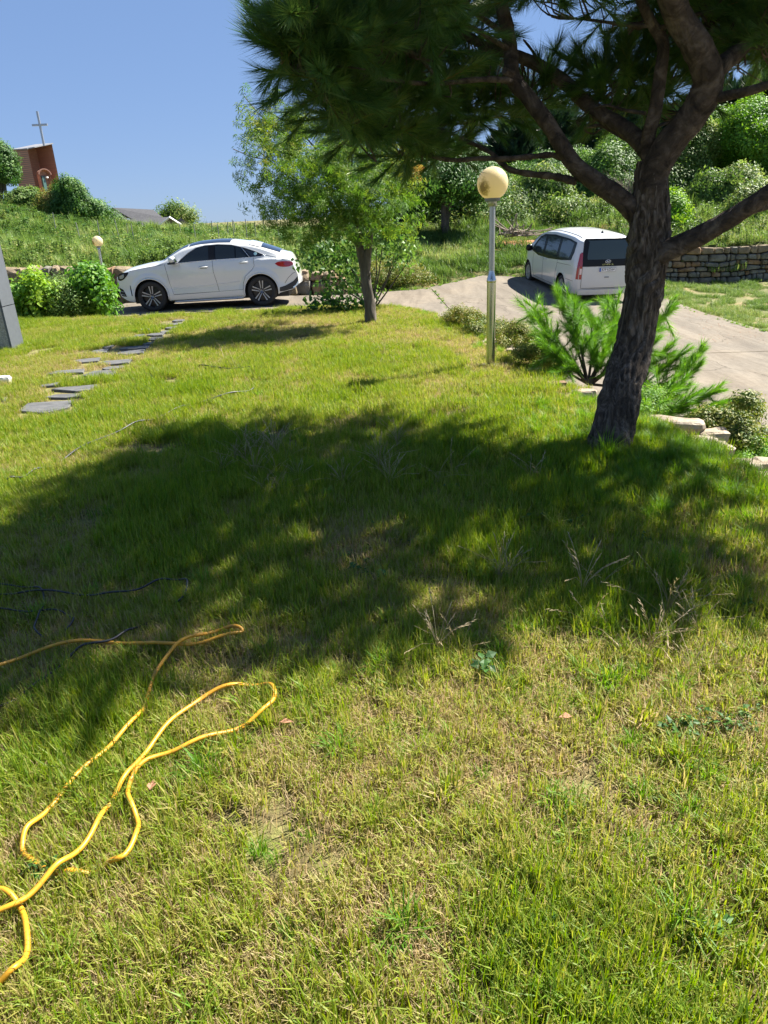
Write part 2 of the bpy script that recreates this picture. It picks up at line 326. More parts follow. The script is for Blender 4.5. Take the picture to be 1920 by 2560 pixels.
def spray(kind, n, R, L, W):
    """a leafy twig growing along +Z, radius R"""
    parts = []
    for i in range(n):
        z = R * 1.6 * (i + .5) / n; a = i * 2.4 + rng.uniform(-.4, .4); r = rng.uniform(.1, .55) * R * (1.15 - .6 * i / n)
        c = np.array([math.cos(a) * r, math.sin(a) * r, z + rng.uniform(-.1, .1) * R])
        d = np.array([math.cos(a), math.sin(a), rng.uniform(-.5, .5)]); nn = np.array([rng.normal(0, .35), rng.normal(0, .35), 1.0])
        l = L * rng.uniform(.65, 1.15)
        if kind == 'maple': parts.append(maple_leaf(c, d + [0, 0, -.3], nn, l, rng.random()))
        else: parts.append(leaf(c, d, nn, l, l * W, rng.random()))
    return cat(*parts)
def needleshoot(n, L, nl, wd, spread=.9):
    z = rng.uniform(.0, 1, n) ** .8 * L; a = rng.uniform(0, 2 * PI, n); e = rng.uniform(.45, 1.0, n) * spread * (1.15 - .6 * z / L)
    d = np.c_[np.cos(a) * np.sin(e), np.sin(a) * np.sin(e), np.cos(e)]; b = np.c_[np.zeros(n), np.zeros(n), z]
    l = nl * rng.uniform(.7, 1.1, n); s = np.c_[-np.sin(a), np.cos(a), np.zeros(n)] * wd * .5
    droop = np.c_[np.zeros((n, 2)), -l * .0]
    V = np.stack([b - s, b + s, b + d * l[:, None] + droop], 1).reshape(-1, 3); Fc = [(3 * i, 3 * i + 1, 3 * i + 2) for i in range(n)]
    st = twig([(0, 0, -.06), (0, 0, L * .5), (0, 0, L)], .004, 1.0)
    return cat((V, Fc, np.repeat(rng.uniform(0, .9, n), 3)), st)
def proto(name, g, mat, parent=None, loc=(0, 0, 0), **k):
    o = link(name, mesh(name, g[0], g[1], None, {'v': g[2]}), mat, parent, False, **k); o.location = loc; return o
def scatter(name, pts, rot, scl, tint, protos, parent=None, **k):
    """many small plants as ONE object: a point mesh instancing the given plant meshes"""
    pts = np.asarray(pts, float); n = len(pts)
    me = bpy.data.meshes.new(name); me.vertices.add(n); me.vertices.foreach_set('co', pts.astype(np.float32).ravel())
    a = me.attributes.new('rot', 'FLOAT_VECTOR', 'POINT'); a.data.foreach_set('vector', np.asarray(rot, np.float32).ravel())
    scl = np.asarray(scl, float); scl = np.repeat(scl[:, None], 3, 1) if scl.ndim == 1 else scl
    a = me.attributes.new('scl', 'FLOAT_VECTOR', 'POINT'); a.data.foreach_set('vector', scl.astype(np.float32).ravel())
    a = me.attributes.new('idx', 'INT', 'POINT'); a.data.foreach_set('value', rng.integers(0, len(protos), n).astype(np.int32))
    a = me.attributes.new('tint', 'FLOAT', 'POINT'); a.data.foreach_set('value', np.asarray(tint, np.float32))
    o = bpy.data.objects.new(name, me); COL.objects.link(o)
    if parent is not None: o.parent = parent
    g = bpy.data.node_groups.new(name, 'GeometryNodeTree')
    g.interface.new_socket('Geometry', in_out='INPUT', socket_type='NodeSocketGeometry'); g.interface.new_socket('Geometry', in_out='OUTPUT', socket_type='NodeSocketGeometry')
    N = g.nodes; i_ = N.new('NodeGroupInput'); o_ = N.new('NodeGroupOutput'); ip = N.new('GeometryNodeInstanceOnPoints'); J = N.new('GeometryNodeJoinGeometry')
    for p in protos:
        q = N.new('GeometryNodeObjectInfo'); q.inputs['Object'].default_value = p; q.inputs['As Instance'].default_value = True; q.transform_space = 'ORIGINAL'
        g.links.new(q.outputs['Geometry'], J.inputs[0])
    def na(t, nm):
        q = N.new('GeometryNodeInputNamedAttribute'); q.data_type = t; q.inputs['Name'].default_value = nm; return q.outputs['Attribute']
    e = N.new('FunctionNodeEulerToRotation'); g.links.new(na('FLOAT_VECTOR', 'rot'), e.inputs[0])
    g.links.new(i_.outputs[0], ip.inputs['Points']); g.links.new(J.outputs[0], ip.inputs['Instance']); ip.inputs['Pick Instance'].default_value = True
    g.links.new(na('INT', 'idx'), ip.inputs['Instance Index']); g.links.new(e.outputs[0], ip.inputs['Rotation']); g.links.new(na('FLOAT_VECTOR', 'scl'), ip.inputs['Scale'])
    g.links.new(ip.outputs[0], o_.inputs[0]); md = o.modifiers.new('scatter', 'NODES'); md.node_group = g
    k.setdefault('kind', 'stuff'); return tag(o, **k)
def zrot(n, tilt=.15): return np.c_[rng.normal(0, tilt, n), rng.normal(0, tilt, n), rng.uniform(0, 2 * PI, n)]
def dirrot(D, spin=True):
    """euler turning +Z to each direction"""
    D = np.asarray(D, float); D = D / (np.linalg.norm(D, axis=1)[:, None] + 1e-9)
    th = np.arccos(np.clip(D[:, 2], -1, 1)); ph = np.arctan2(D[:, 1], D[:, 0])
    return np.c_[np.zeros(len(D)), th, ph]
def in_view(x, y, m=1.5, side=.66):
    return (np.abs(x) < side * np.maximum(y, 0) + m)
def fill(poly, density):
    xs = [p[0] for p in poly]; ys = [p[1] for p in poly]; A = (max(xs) - min(xs)) * (max(ys) - min(ys)); n = int(A * density)
    x = rng.uniform(min(xs), max(xs), n); y = rng.uniform(min(ys), max(ys), n); k = inpoly(poly, x, y); return x[k], y[k]
# ------------------------------------------------------------------ lawn
def dryness(x, y):
    d = fbm(x, y, .8, 2) * .6 + fbm(x, y, 3.2, 5) * .55 + (vn(x, y, .22, 8) - .5) * .55 * sm(7, 3, y) - .13
    d = d + .14 * sm(4.0, 1.5, y) * sm(-1.2, .8, x) + .06 * sm(7, 10, y) - .22 * np.exp(-((x - 2.0) ** 2 + (y - 4.6) ** 2) / 1.3) - .1 * sm(-2.0, -3.2, x)
    return np.clip(d, 0, 1)
gA = cat(blades(650, .17, .065, .0048, 1.15, .3, 0, .8), blades(250, .17, .10, .0045, .8, .25, 0, .7, 22))
gB = cat(blades(480, .17, .105, .0052, .95, .3, 0, .65, 13), blades(350, .17, .055, .005, 1.3, .3, .1, .9))
gC = cat(blades(420, .17, .06, .0046, 1.3, .3, .05, .8), blades(120, .17, .10, .0046, .9, .3, .05, .6, 8), blades(330, .17, .07, .0032, 1.55, .2, .75, 1.2))
gD = cat(blades(430, .17, .065, .0032, 1.6, .2, .6, 1.25), blades(260, .17, .09, .005, 1.05, .3, .05, .7, 8))
LS = [(-.9, 3.4), (.3, 3.8), (-.2, 4.4), (.5, 2.2)]
turf = [proto('turf_patch', g, M['grass'], None, (x, y, H1(x, y)), label='thin short patch of turf growing in the lawn', cat='grass', group='turf patches of the lawn', kind='stuff') for g, (x, y) in zip((gA, gB, gC, gD), LS)]
vis = [(-14, -.5), (14, -.5), (14, 15.2), (-14, 15.2)]
x, y = fill(LAWN, 44); k = in_view(x, y, 1.3) & (y > .3); x = x[k]; y = y[k]
k = (y < 5) | (rng.random(len(x)) < .62); x = x[k]; y = y[k]
HOLES = []                                     # kept bare: slabs, trunks
for nm_ in ('slab',): pass
slabs_px = [((45, 1028), (70, 1008), (185, 1001), (172, 1018), (110, 1033)), ((110, 995), (135, 989), (212, 984), (213, 992), (165, 996)),
 ((128, 976), (150, 970), (243, 963), (240, 975), (190, 980)), ((205, 940), (235, 930), (293, 926), (284, 939), (235, 944)),
 ((115, 936), (130, 930), (212, 923), (208, 932), (130, 937)), ((95, 965), (118, 961), (150, 957), (145, 964), (105, 968)), ((255, 922), (270, 918), (312, 915), (306, 922), (265, 926)),
 ((178, 905), (192, 900), (252, 895), (246, 903), (200, 907)), ((242, 910), (262, 904), (330, 899), (322, 908), (270, 912)),
 ((226, 882), (235, 877), (272, 873), (266, 881), (240, 884)), ((288, 886), (302, 880), (365, 875), (358, 883), (315, 888)), ((298, 874), (310, 869), (375, 865), (368, 872), (320, 875)),
 ((256, 869), (265, 866), (285, 864), (278, 869), (262, 871)), ((355, 861), (366, 857), (385, 855), (380, 861), (362, 863)), ((292, 850), (302, 846), (340, 843), (333, 848), (305, 851)),
 ((368, 850), (378, 845), (409, 843), (404, 849), (385, 851)), ((330, 842), (340, 838), (362, 836), (354, 841), (338, 843)), ((366, 839), (378, 835), (412, 832), (406, 838), (385, 840)),
 ((400, 831), (408, 828), (428, 826), (422, 831), (408, 832)), ((412, 822), (420, 819), (446, 816), (440, 821), (425, 823)), ((418, 813), (425, 810), (455, 807), (448, 812), (430, 814)), ((350, 826), (358, 823), (380, 821), (374, 825), (360, 827)), ((0, 1002), (0, 996), (22, 994), (14, 1001), (6, 1003)),
 ((430, 804), (438, 801), (462, 799), (456, 803), (440, 805))]
SLABS = [[tuple(P(*q, 0)[:2]) for q in s] for s in slabs_px]
def clear_of_slabs(x, y, m):
    k = np.ones(len(x), bool)
    for s in SLABS:
        c = np.mean(s, 0); near = np.hypot(x - c[0], y - c[1]) < .9
        if near.any(): kk = np.where(near)[0]; k[kk] &= pdist(s, x[kk], y[kk]) > m
    return k
d = dryness(x, y)
k = clear_of_slabs(x, y, .125); x, y, d = x[k], y[k], d[k]
k = (rng.random(len(x)) < 1.15 - .75 * sm(.55, .85, d)); x, y, d = x[k], y[k], d[k]
# lush and dry areas choose different patches
lus = rng.random(len(x)) > sm(.25, .62, d) * .9
z = H(x, y); hs = (1.3 - .6 * d) * rng.uniform(.75, 1.3, len(x))
sc = np.c_[np.full(len(x), 1.0), np.full(len(x), 1.0), hs]
scatter('lawn_grass', np.c_[x, y, z][lus], zrot(lus.sum(), .05), sc[lus], d[lus] * .9, turf[:2], label='short green and yellowing grass covering the whole lawn', cat='grass')
q = ~lus
scatter('dry_lawn_grass', np.c_[x, y, z][q], zrot(q.sum(), .05), sc[q], d[q], turf[2:], label='thin straw coloured grass in the worn patches of the lawn', cat='grass')
# taller lush tufts
t1 = proto('lush_tuft', blades(70, .045, .13, .0065, .9, .7, 0, 1, circ=True), M['lush'], None, (-.62, 1.75, 0), label='small lush green tuft standing out of the lawn', cat='grass', group='lush tufts', kind='stuff')
t2 = proto('lush_tuft', blades(45, .035, .10, .0055, 1.1, .7, 0, 1, circ=True), M['lush'], None, (.45, 1.55, 0), label='small lush green tuft standing out of the lawn', cat='grass', group='lush tufts', kind='stuff')
t3 = proto('long_grass_tuft', blades(110, .07, .27, .006, .8, .9, 0, 1, circ=True), M['lush'], None, (1.5, 4.45, H1(1.5, 4.45)), label='long soft green grass tuft at the foot of the leaning pine', cat='grass', kind='stuff')
t4 = proto('turf_tuft', blades(46, .045, .13, .0078, .95, .25, 0, .9, circ=True), M['grass'], None, (.9, 1.7, 0), label='yellow green tuft standing out of the near lawn', cat='grass', kind='stuff')
x, y = fill(LAWN, 95); k = in_view(x, y, 1) & (y > .4) & (y < 6) & (fbm(x, y, .3, 14) > .47 + .1 * sm(3, 6, y)) & clear_of_slabs(x, y, .03); x, y = x[k], y[k]
scatter('near_lawn_tufts', np.c_[x, y, H(x, y)], zrot(len(x), .15), rng.uniform(.4, .95, len(x)), np.clip(dryness(x, y) * .6 + rng.normal(0, .1, len(x)), 0, 1), [t4], label='coarse yellow green tufts of the near lawn', cat='grass')
x, y = fill(LAWN, 20); k = in_view(x, y, 1) & (y > .4) & (fbm(x, y, .5, 11) > .5 + .12 * sm(4, 8, y)) & clear_of_slabs(x, y, .06); x, y = x[k], y[k]
scatter('lawn_tufts', np.c_[x, y, H(x, y)], zrot(len(x), .1), rng.uniform(.35, .95, len(x)), rng.random(len(x)), [t1, t2], label='scattered taller green tufts standing out of the mown lawn', cat='grass')
n = 420; a = rng.uniform(0, 2 * PI, n); r = np.abs(rng.normal(0, .55, n)) + .15
x = 1.85 + np.cos(a) * r * .75; y = 4.55 + np.sin(a) * r * 1.15; k = (pdist(LAWN, x, y) < .25) & (np.hypot(x - 1.58, y - 4.66) > .2); x, y = x[k], y[k]
n2 = 170; xe = np.interp(np.linspace(1.4, 14, n2), [p[1] for p in LAWN[1:10]], [p[0] for p in LAWN[1:10]]) + rng.normal(-.05, .12, n2); ye = np.linspace(1.4, 14, n2)
x = np.r_[x, xe]; y = np.r_[y, ye]
scatter('long_grass', np.c_[x, y, H(x, y)], zrot(len(x), .15), np.r_[rng.uniform(.3, .65, len(x) - n2) * (1 + .5 * sm(2.2, 2.6, x[:len(x) - n2])), rng.uniform(.25, .55, n2)], np.r_[rng.uniform(0, .6, len(x) - n2), rng.uniform(.5, 1, n2)], [t3], label='long unmown grass round the pine foot and along the stone edge', cat='grass')
# dry seed stalks
def stalks(n, h, sp):
    parts = []
    for i in range(n):
        a = rng.uniform(0, 2 * PI); l = rng.uniform(.2, 1) * sp; hh = h * rng.uniform(.6, 1.1); p = [(math.cos(a) * l * t ** 2 * hh, math.sin(a) * l * t ** 2 * hh, hh * (t - .3 * l * t ** 2)) for t in (0, .35, .7, 1)]
        parts.append(twig(p, .0011, rng.random())); e = np.array(p[-1]); dd = e - np.array(p[-2])
        for q in range(5): parts.append(leaf(e - dd * .15 * q, dd + rng.normal(0, .02, 3), np.array([0, 0, 1.0]), .032, .005, rng.random()))
    return cat(*parts)
d1 = proto('dry_grass_tuft', stalks(14, .3, .9), M['dry'], None, (*P(640, 1200)[:2], 0), label='dry straw seed stalks in the shaded middle of the lawn', cat='grass', kind='stuff')
d2 = proto('dry_grass_tuft', cat(stalks(5, .3, 1.6), blades(40, .05, .13, .002, 1.0, .5, circ=True)), M['dry'], None, (*P(1660, 1570)[:2], 0), label='pale arching seed stalks at the right of the lawn beyond the bare patches', cat='grass', kind='stuff')
dp = [(560, 1190), (600, 1160), (665, 1130), (680, 1190), (730, 1160), (740, 1210), (700, 1230), (660, 1240), (950, 1180), (980, 1210), (720, 850), (735, 860), (960, 900), (975, 915), (560, 915), (1000, 880), (640, 1150), (1500, 1580), (1700, 1560), (1730, 1590), (1240, 1450), (1480, 1480), (1130, 1640), (1600, 1650), (1750, 1680), (990, 1110), (880, 1060), (1110, 1200), (1350, 1210), (840, 1230), (620, 1120)]
x = []; y = []
for p in dp:
    for _ in range(2): g = P(p[0] + random.gauss(0, 18), p[1] + random.gauss(0, 8)); x.append(g[0]); y.append(g[1])
x = np.array(x); y = np.array(y)
scatter('dry_stalks', np.c_[x, y, H(x, y)], zrot(len(x), .15), rng.uniform(.45, .9, len(x)), rng.random(len(x)), [d1, d2], label='thin dry seed stalks rising above the lawn grass', cat='grass')
# small broad-leaved lawn weeds
w1 = proto('lawn_weed', spray('leaf', 9, .05, .05, .7), M['broad'], None, (*P(1210, 1690)[:2], .01), label='small broad leaved weed in the lawn', cat='weed', kind='stuff')
wp = [(1210, 1680), (1720, 1820), (1830, 1820), (1870, 1800), (640, 1330), (660, 1290), (860, 1390), (1290, 1300), (1340, 1290), (1420, 1320), (1040, 1350), (1080, 1250), (1150, 1220), (950, 1320), (1700, 1840), (130, 2190), (1850, 1520), (1380, 1350), (1450, 1270), (1600, 1350), (900, 1430), (1500, 2400), (1400, 2350), (1750, 2330)]
x = []; y = []
for p in wp:
    for _ in range(5): g = P(p[0] + random.gauss(0, 20), p[1] + random.gauss(0, 10)); x.append(g[0]); y.append(g[1])
x = np.array(x); y = np.array(y)
scatter('lawn_weeds', np.c_[x, y, H(x, y)], zrot(len(x), .3), rng.uniform(.3, .7, len(x)), rng.random(len(x)), [w1], label='small broad leaved weeds scattered among the lawn grass', cat='weed')
# stepping stone path
path = empty('stepping_stone_path', (0, 0, 0), kind='structure')
for s in SLABS:
    s = s if sum(a[0] * b_[1] - a[1] * b_[0] for a, b_ in zip(s, s[1:] + s[:1])) > 0 else s[::-1]
    c = np.mean(s, 0); zt = H1(*c) + .012; n = len(s); tz = [zt + random.uniform(-.004, .004) for _ in s]
    v = [(*(c + (np.array(p) - c) * .97), q) for p, q in zip(s, tz)] + [(*p, zt - .008) for p in s] + [(*p, zt - .06) for p in s]
    f = [tuple(range(n))] + [(n + i, n + (i + 1) % n, (i + 1) % n, i) for i in range(n)] + [(2 * n + i, 2 * n + (i + 1) % n, n + (i + 1) % n, n + i) for i in range(n)]
    link('paving_slab', mesh('paving_slab', v, f), M['slate'], path)
# ------------------------------------------------------------------ rough weeds on banks and verges
bt = M['weed']
we = lambda x, y: (x, y, H1(x, y) - .04)
rg = [proto('rough_grass_patch', blades(260, .3, .3, .014, 1.0, .8, 0, 1), bt, None, we(-3, 24.6), label='rough grass growing on the bank behind the car', cat='grass', kind='stuff'),
      proto('rough_grass_patch', blades(240, .3, .2, .012, 1.3, .8, .1, 1), bt, None, we(5, 28.6), label='rough grass growing on the slope left of the van', cat='grass', kind='stuff')]
tall = [proto('reed_tuft', blades(120, .22, .9, .025, .7, .9, .1, .9, circ=True), bt, None, we(-8, 27), label='tall arching grass tuft on the bank above the boulder wall', cat='grass', kind='stuff'),
        proto('reed_tuft', blades(90, .2, .8, .02, .6, .9, .3, 1, circ=True), bt, None, we(4.5, 35), label='tall pale reed tuft near the round tree', cat='grass', kind='stuff')]
def plant(n, h, L, W):
    parts = []
    for s_ in range(5):
        a = rng.uniform(0, 2 * PI); l = rng.uniform(.05, .35); p = np.array([[math.cos(a) * l * t * h, math.sin(a) * l * t * h, h * t] for t in (0, .5, 1)]); parts.append(twig(p, .006, .3))
        for i in range(n // 5):
            t = rng.uniform(.15, 1); c = np.array([np.interp(t, (0, .5, 1), p[:, q]) for q in range(3)]); b_ = rng.uniform(0, 2 * PI)
            parts.append(leaf(c, np.array([math.cos(b_), math.sin(b_), rng.uniform(-.3, .5)]), np.array([rng.normal(0, .3), rng.normal(0, .3), 1]), L * rng.uniform(.6, 1.1), L * W, rng.random()))
    return cat(*parts)
lp = [proto('leafy_weed', plant(60, .6, .12, .5), bt, None, we(-5.5, 25), label='leafy weed on the bank over the boulder wall', cat='weed', kind='stuff'),
      proto('leafy_weed', plant(70, .45, .09, .45), bt, None, we(2.5, 27.5), label='leafy weed by the red earth strip', cat='weed', kind='stuff')]
n = 15000; y = 23.7 + rng.random(n) ** 1.6 * 40; x = rng.uniform(-1, 1, n) * (.62 * y + 3); k = (y > Yf(x) + .15); x, y = x[k], y[k]
red = np.exp(-((x - 7.5) / 4) ** 2 - ((y - 31.5) / 1.2) ** 2)
k = rng.random(len(x)) > red * .95; x, y = x[k], y[k]
def bankfill(nm, th, pr, slo, shi, lab, cut=None):
    k = rng.random(len(x)) < th(x, y) if callable(th) else rng.random(len(x)) < th
    xx, yy = x[k], y[k]
    scatter(nm, np.c_[xx, yy, H(xx, yy) - .05], zrot(len(xx), .12), rng.uniform(slo, shi, len(xx)) * (1 + .01 * yy), np.clip(fbm(xx, yy, 2.2, 21) * 1.9 - .5 + rng.normal(0, .2, len(xx)), 0, 1), pr, label=lab, cat='weeds')
bankfill('bank_grass', .75, rg, .7, 1.3, 'rough green grass covering the banks behind the cars')
bankfill('bank_reeds', lambda x, y: .35 * sm(.4, .62, fbm(x, y, 4, 31)) * sm(2.5, 6, y - Yf(x)) + .04 * (x < -3), tall, .45, .85, 'tall pale grass standing in drifts on the banks')
bankfill('bank_weeds', lambda x, y: (.12 + .5 * sm(.45, .6, fbm(x, y, 3, 41))) * np.where((x > -2) & (x < 9), sm(4.5, 6, y - Yf(x)), 1), lp, .5, 1.0, 'leafy green weeds crowding the banks behind the cars')
# verges: right grass strip, strip round the pillar and behind the road, foot of the boulder wall
VR = [(10.15, 15.2), (9.95, 20.5), (9.45, 24.2), (8.9, 27.3), (18, 28.3), (22, 28), (20, 14), (12, 10), (10.7, 12)]
V2 = [(-16, 15.2), (-6.6, 15.0), (-7.3, 16), (-7.3, 22.8), (-2.4, 23.1), (-.6, 23.9), (1.9, 25), (1.3, 25.8), (-2.6, 23.9), (-16, 23.7)]
x, y = fill(VR, 8); k = in_view(x, y, 1); x1, y1 = x[k], y[k]; x, y = fill(V2, 9); x = np.r_[x1, x]; y = np.r_[y1, y]
scatter('verge_grass', np.c_[x, y, H(x, y) - .07], zrot(len(x), .1), np.where(x > 0, rng.uniform(.4, .9, len(x)), rng.uniform(.3, .7, len(x))), np.clip(fbm(x, y, 1.5, 51) * 1.5 - .2, 0, 1), rg, label='patchy green grass on the verges beside the concrete drive', cat='grass')
k = rng.random(len(x)) < .05; scatter('verge_weeds', np.c_[x, y, H(x, y) - .07][k], zrot(k.sum(), .1), rng.uniform(.3, .6, k.sum()), rng.random(k.sum()), lp, label='low leafy weeds dotted over the verges of the drive', cat='weeds')
# ------------------------------------------------------------------ trees and shrubs
def wood(name, paths, mat, parent, seg=10, nz=.06, **k):
    """paths: list of (points, r0, r1) swept into one woody mesh"""
    mb = MB()
    for pts, r0, r1 in paths:
        p = crom(pts, 6); n = len(p); r = np.linspace(r0, r1, n); ph = random.uniform(0, 9)
        mb.v, mb.f = mb.v, mb.f
        v, f = tube(p, r, seg, True, lambda a, i: 1 + nz * np.sin(a * 3 + ph + i * .7) + nz * .7 * np.sin(a * 5 - i * 1.1))
        mb.add(v, f)
    return mb.obj(name, mat, parent, True, **k)
def crown_pts(pads, N, shell=.55, low=-.7, up=.35):
    """pads: centre, (rx,ry,rz), weight -> points, outward directions"""
    wts = np.array([p[2] for p in pads], float); wts /= wts.sum(); A = []; D = []
    for (c, r, _), wq in zip(pads, wts):
        n = int(N * wq); d = rng.normal(0, 1, (n, 3)); d /= np.linalg.norm(d, axis=1)[:, None]; d[:, 2] = np.where(d[:, 2] < low, -d[:, 2], d[:, 2])
        rr = (1 - shell * rng.random(n) ** 1.6) * (1 + .18 * np.sin(d[:, 0] * 5 + c[0] * 3) * np.sin(d[:, 2] * 4 + c[1]))
        A.append(np.array(c) + d * rr[:, None] * np.array(r)); D.append(d + [0, 0, up] + rng.normal(0, .35, (n, 3)))
    return np.concatenate(A), np.concatenate(D)
def foliage(name, pads, N, protos, parent, s=(.7, 1.2), tintf=None, shell=.55, low=-.7, up=.35, **k):
    A, D = crown_pts(pads, N, shell, low, up); n = len(A)
    t = tintf(A) if tintf else np.clip(rng.normal(.45, .22, n), 0, 1)
    return scatter(name, A, dirrot(D), rng.uniform(*s, n), t, protos, parent, **k)
def pad(px, py, rx, rz, y, w_=None, dy=None):
    c = PY(px, py, y); m_ = mpp(y); return (tuple(c), (rx * m_, dy if dy else rx * m_ * .9, rz * m_), w_ if w_ else rx * rz)
# ---- the leaning pine
def T(px, py, y): return tuple(PY(px * 1.1573, py * 1.1573, y))
pine = empty('pine_tree', (0, 0, 0), label='large leaning pine with furrowed dark bark shading the middle of the lawn', cat='tree')
tp = crom([(1.59, 4.62, -.2), T(1316, 985, 4.64), T(1338, 860, 4.76), T(1366, 750, 4.93), T(1387, 650, 4.95), T(1397, 580, 4.95), T(1401, 500, 4.95), T(1405, 420, 4.95), T(1408, 345, 4.95)], 34)
n = len(tp); r = np.interp(np.linspace(0, 1, n), [0, .12, .25, .5, .68, .8, 1], [.2, .152, .135, .125, .128, .118, .085])
def barkf(seg):
    A0 = rng.uniform(0, 6, 6)
    def f(a, i):
        q = i * .032 + A0[0]
        u = (a / (2 * PI) * 15 + .9 * np.sin(q * 1.3 + a) + .5 * np.sin(q * 3.1 + 2 * a + A0[1]))
        ridge = np.abs(np.sin(u * PI)) ** .6
        cr = vn(a * 2.2 + A0[2], np.full_like(a, q * 1.9), .5, 3); lump = .05 * np.sin(a * 2 + q * .9) + .04 * np.sin(a * 3 - q * 1.7 + A0[3])
        return .86 + .17 * ridge * (.45 + cr) + lump + .05 * (vn(a * 5, np.full_like(a, q * 7), .6, 5) - .5)
    return f
v, f = tube(tp, r, 84, True, barkf(84)); link('trunk', mesh('trunk', v, f), M['bark'], pine, True)
def limbf():
    A0 = rng.uniform(0, 9, 4)
    def f(a, i):
        ca, sa = np.cos(a) * 1.6 + A0[0], np.sin(a) * 1.6 + i * .05 + A0[1]
        fl = vn(ca * 2, sa * 2, .35, 3); pl = (vn(ca * 1.3, sa * 1.1, .5, 6) > .5) * .035
        return .93 + .09 * fl + pl + .05 * np.sin(a * 2 + i * .04 + A0[2]) + .04 * (vn(ca * 5, sa * 5, .4, 5) - .5)
    return f
LIMBS = [
 ([T(1412, 540, 5.0), T(1402, 505, 4.96), T(1370, 458, 4.97), T(1335, 425, 4.98), T(1290, 395, 5.0), T(1245, 360, 5.03), T(1215, 318, 5.07), T(1180, 262, 5.1), T(1140, 210, 5.15), T(1108, 168, 5.2), T(1104, 120, 5.25), T(1094, 55, 5.3), T(1075, -20, 5.3)], .063, .036),
 ([T(1416, 365, 4.95), T(1400, 330, 4.97), T(1375, 300, 5.05), T(1345, 275, 5.12), T(1300, 248, 5.2), T(1265, 222, 5.28), T(1220, 178, 5.35), T(1170, 145, 5.42), T(1110, 118, 5.5), T(1050, 100, 5.55), T(980, 60, 5.6)], .058, .025),
 ([T(1398, 325, 4.97), T(1402, 290, 4.93), T(1416, 235, 4.9), T(1426, 160, 4.88), T(1432, 95, 4.85), T(1405, 45, 4.85), T(1375, -20, 4.8)], .043, .026),
 ([T(1402, 490, 4.96), T(1405, 430, 4.95), T(1412, 375, 4.94), T(1440, 320, 4.9), T(1485, 265, 4.85), T(1522, 205, 4.8), T(1528, 160, 4.76), T(1505, 100, 4.72), T(1470, 45, 4.7), T(1440, -30, 4.6)], .104, .062),
 ([T(1526, 175, 4.78), T(1560, 140, 4.85), T(1605, 100, 4.95), T(1640, 45, 5.05), T(1665, -30, 5.1)], .055, .03),
 ([T(1530, 215, 4.8), T(1580, 205, 4.7), T(1640, 190, 4.6), T(1720, 160, 4.5)], .028, .018),
 ([T(1395, 565, 4.93), T(1445, 540, 4.85), T(1500, 515, 4.78), T(1560, 482, 4.7), T(1615, 448, 4.62), T(1680, 405, 4.55), T(1760, 360, 4.45)], .068, .044),
 ([T(1560, 487, 4.72), T(1600, 462, 4.8), T(1660, 443, 4.9), T(1740, 430, 5.0)], .036, .022)]
for pts, r0, r1 in LIMBS:
    p = crom(pts, 18); nn = len(p)
    v, f = tube(p, np.linspace(r0, r1, nn) * (1 + .1 * vn(np.arange(nn) * .15, np.full(nn, r0 * 99), 1, 3)), 48, True, limbf()); link('limb', mesh('limb', v, f), M['limb'], pine, True)
BR = [([(1112, 178), (1080, 172), (1030, 172), (950, 180), (880, 178), (800, 165), (720, 150)], 5.2, 4.1, .02, .006),
 ([(1242, 392), (1215, 385), (1190, 380), (1140, 375), (1095, 363), (1060, 330), (1020, 310), (985, 298)], 5.03, 5.5, .026, .012),
 ([(1222, 345), (1195, 335), (1150, 338), (1090, 343), (1040, 342), (985, 346), (940, 340), (905, 325), (880, 310)], 5.07, 5.3, .02, .010),
 ([(960, 345), (900, 318), (840, 300), (770, 305)], 5.3, 5.1, .01, .004), ([(1000, 300), (930, 270), (860, 255)], 5.4, 5.9, .012, .005),
 ([(1350, 300), (1300, 272), (1265, 275), (1245, 262)], 5.1, 5.4, .014, .006), ([(1395, 245), (1350, 238), (1310, 228), (1280, 235)], 4.9, 5.2, .012, .006),
 ([(1412, 275), (1450, 262), (1490, 245)], 4.9, 5.2, .010, .007), ([(1170, 145), (1150, 110), (1130, 85)], 5.4, 5.4, .012, .006),
 ([(1405, 55), (1360, 55), (1290, 45), (1240, 40)], 4.85, 5.1, .014, .005), ([(1430, 60), (1480, 40), (1540, 20)], 4.8, 5.1, .015, .008),
 ([(1104, 110), (1020, 60), (930, 30), (820, 10)], 5.25, 4.9, .018, .006), ([(1100, 80), (1000, 10), (900, -60)], 5.3, 5.2, .02, .007), ([(950, 180), (900, 120), (820, 90), (700, 80)], 4.9, 4.0, .012, .005),
 ([(880, 178), (820, 215), (740, 240)], 4.7, 4.2, .01, .004), ([(800, 165), (720, 190), (650, 150)], 4.3, 3.9, .009, .004), ([(1595, 110), (1550, 60), (1500, 60)], 4.95, 5.4, .014, .006)]
for pp, y0, y1, r0, r1 in BR:
    p = crom([T(a, b_, y0 + (y1 - y0) * i / (len(pp) - 1)) for i, (a, b_) in enumerate(pp)], 6)
    v, f = tube(p, np.linspace(r0, r1, len(p)), 8, True, lambda a, i: 1 + .12 * np.sin(a * 2 + i * 1.3)); link('branch', mesh('branch', v, f), M['limb'], pine, True)
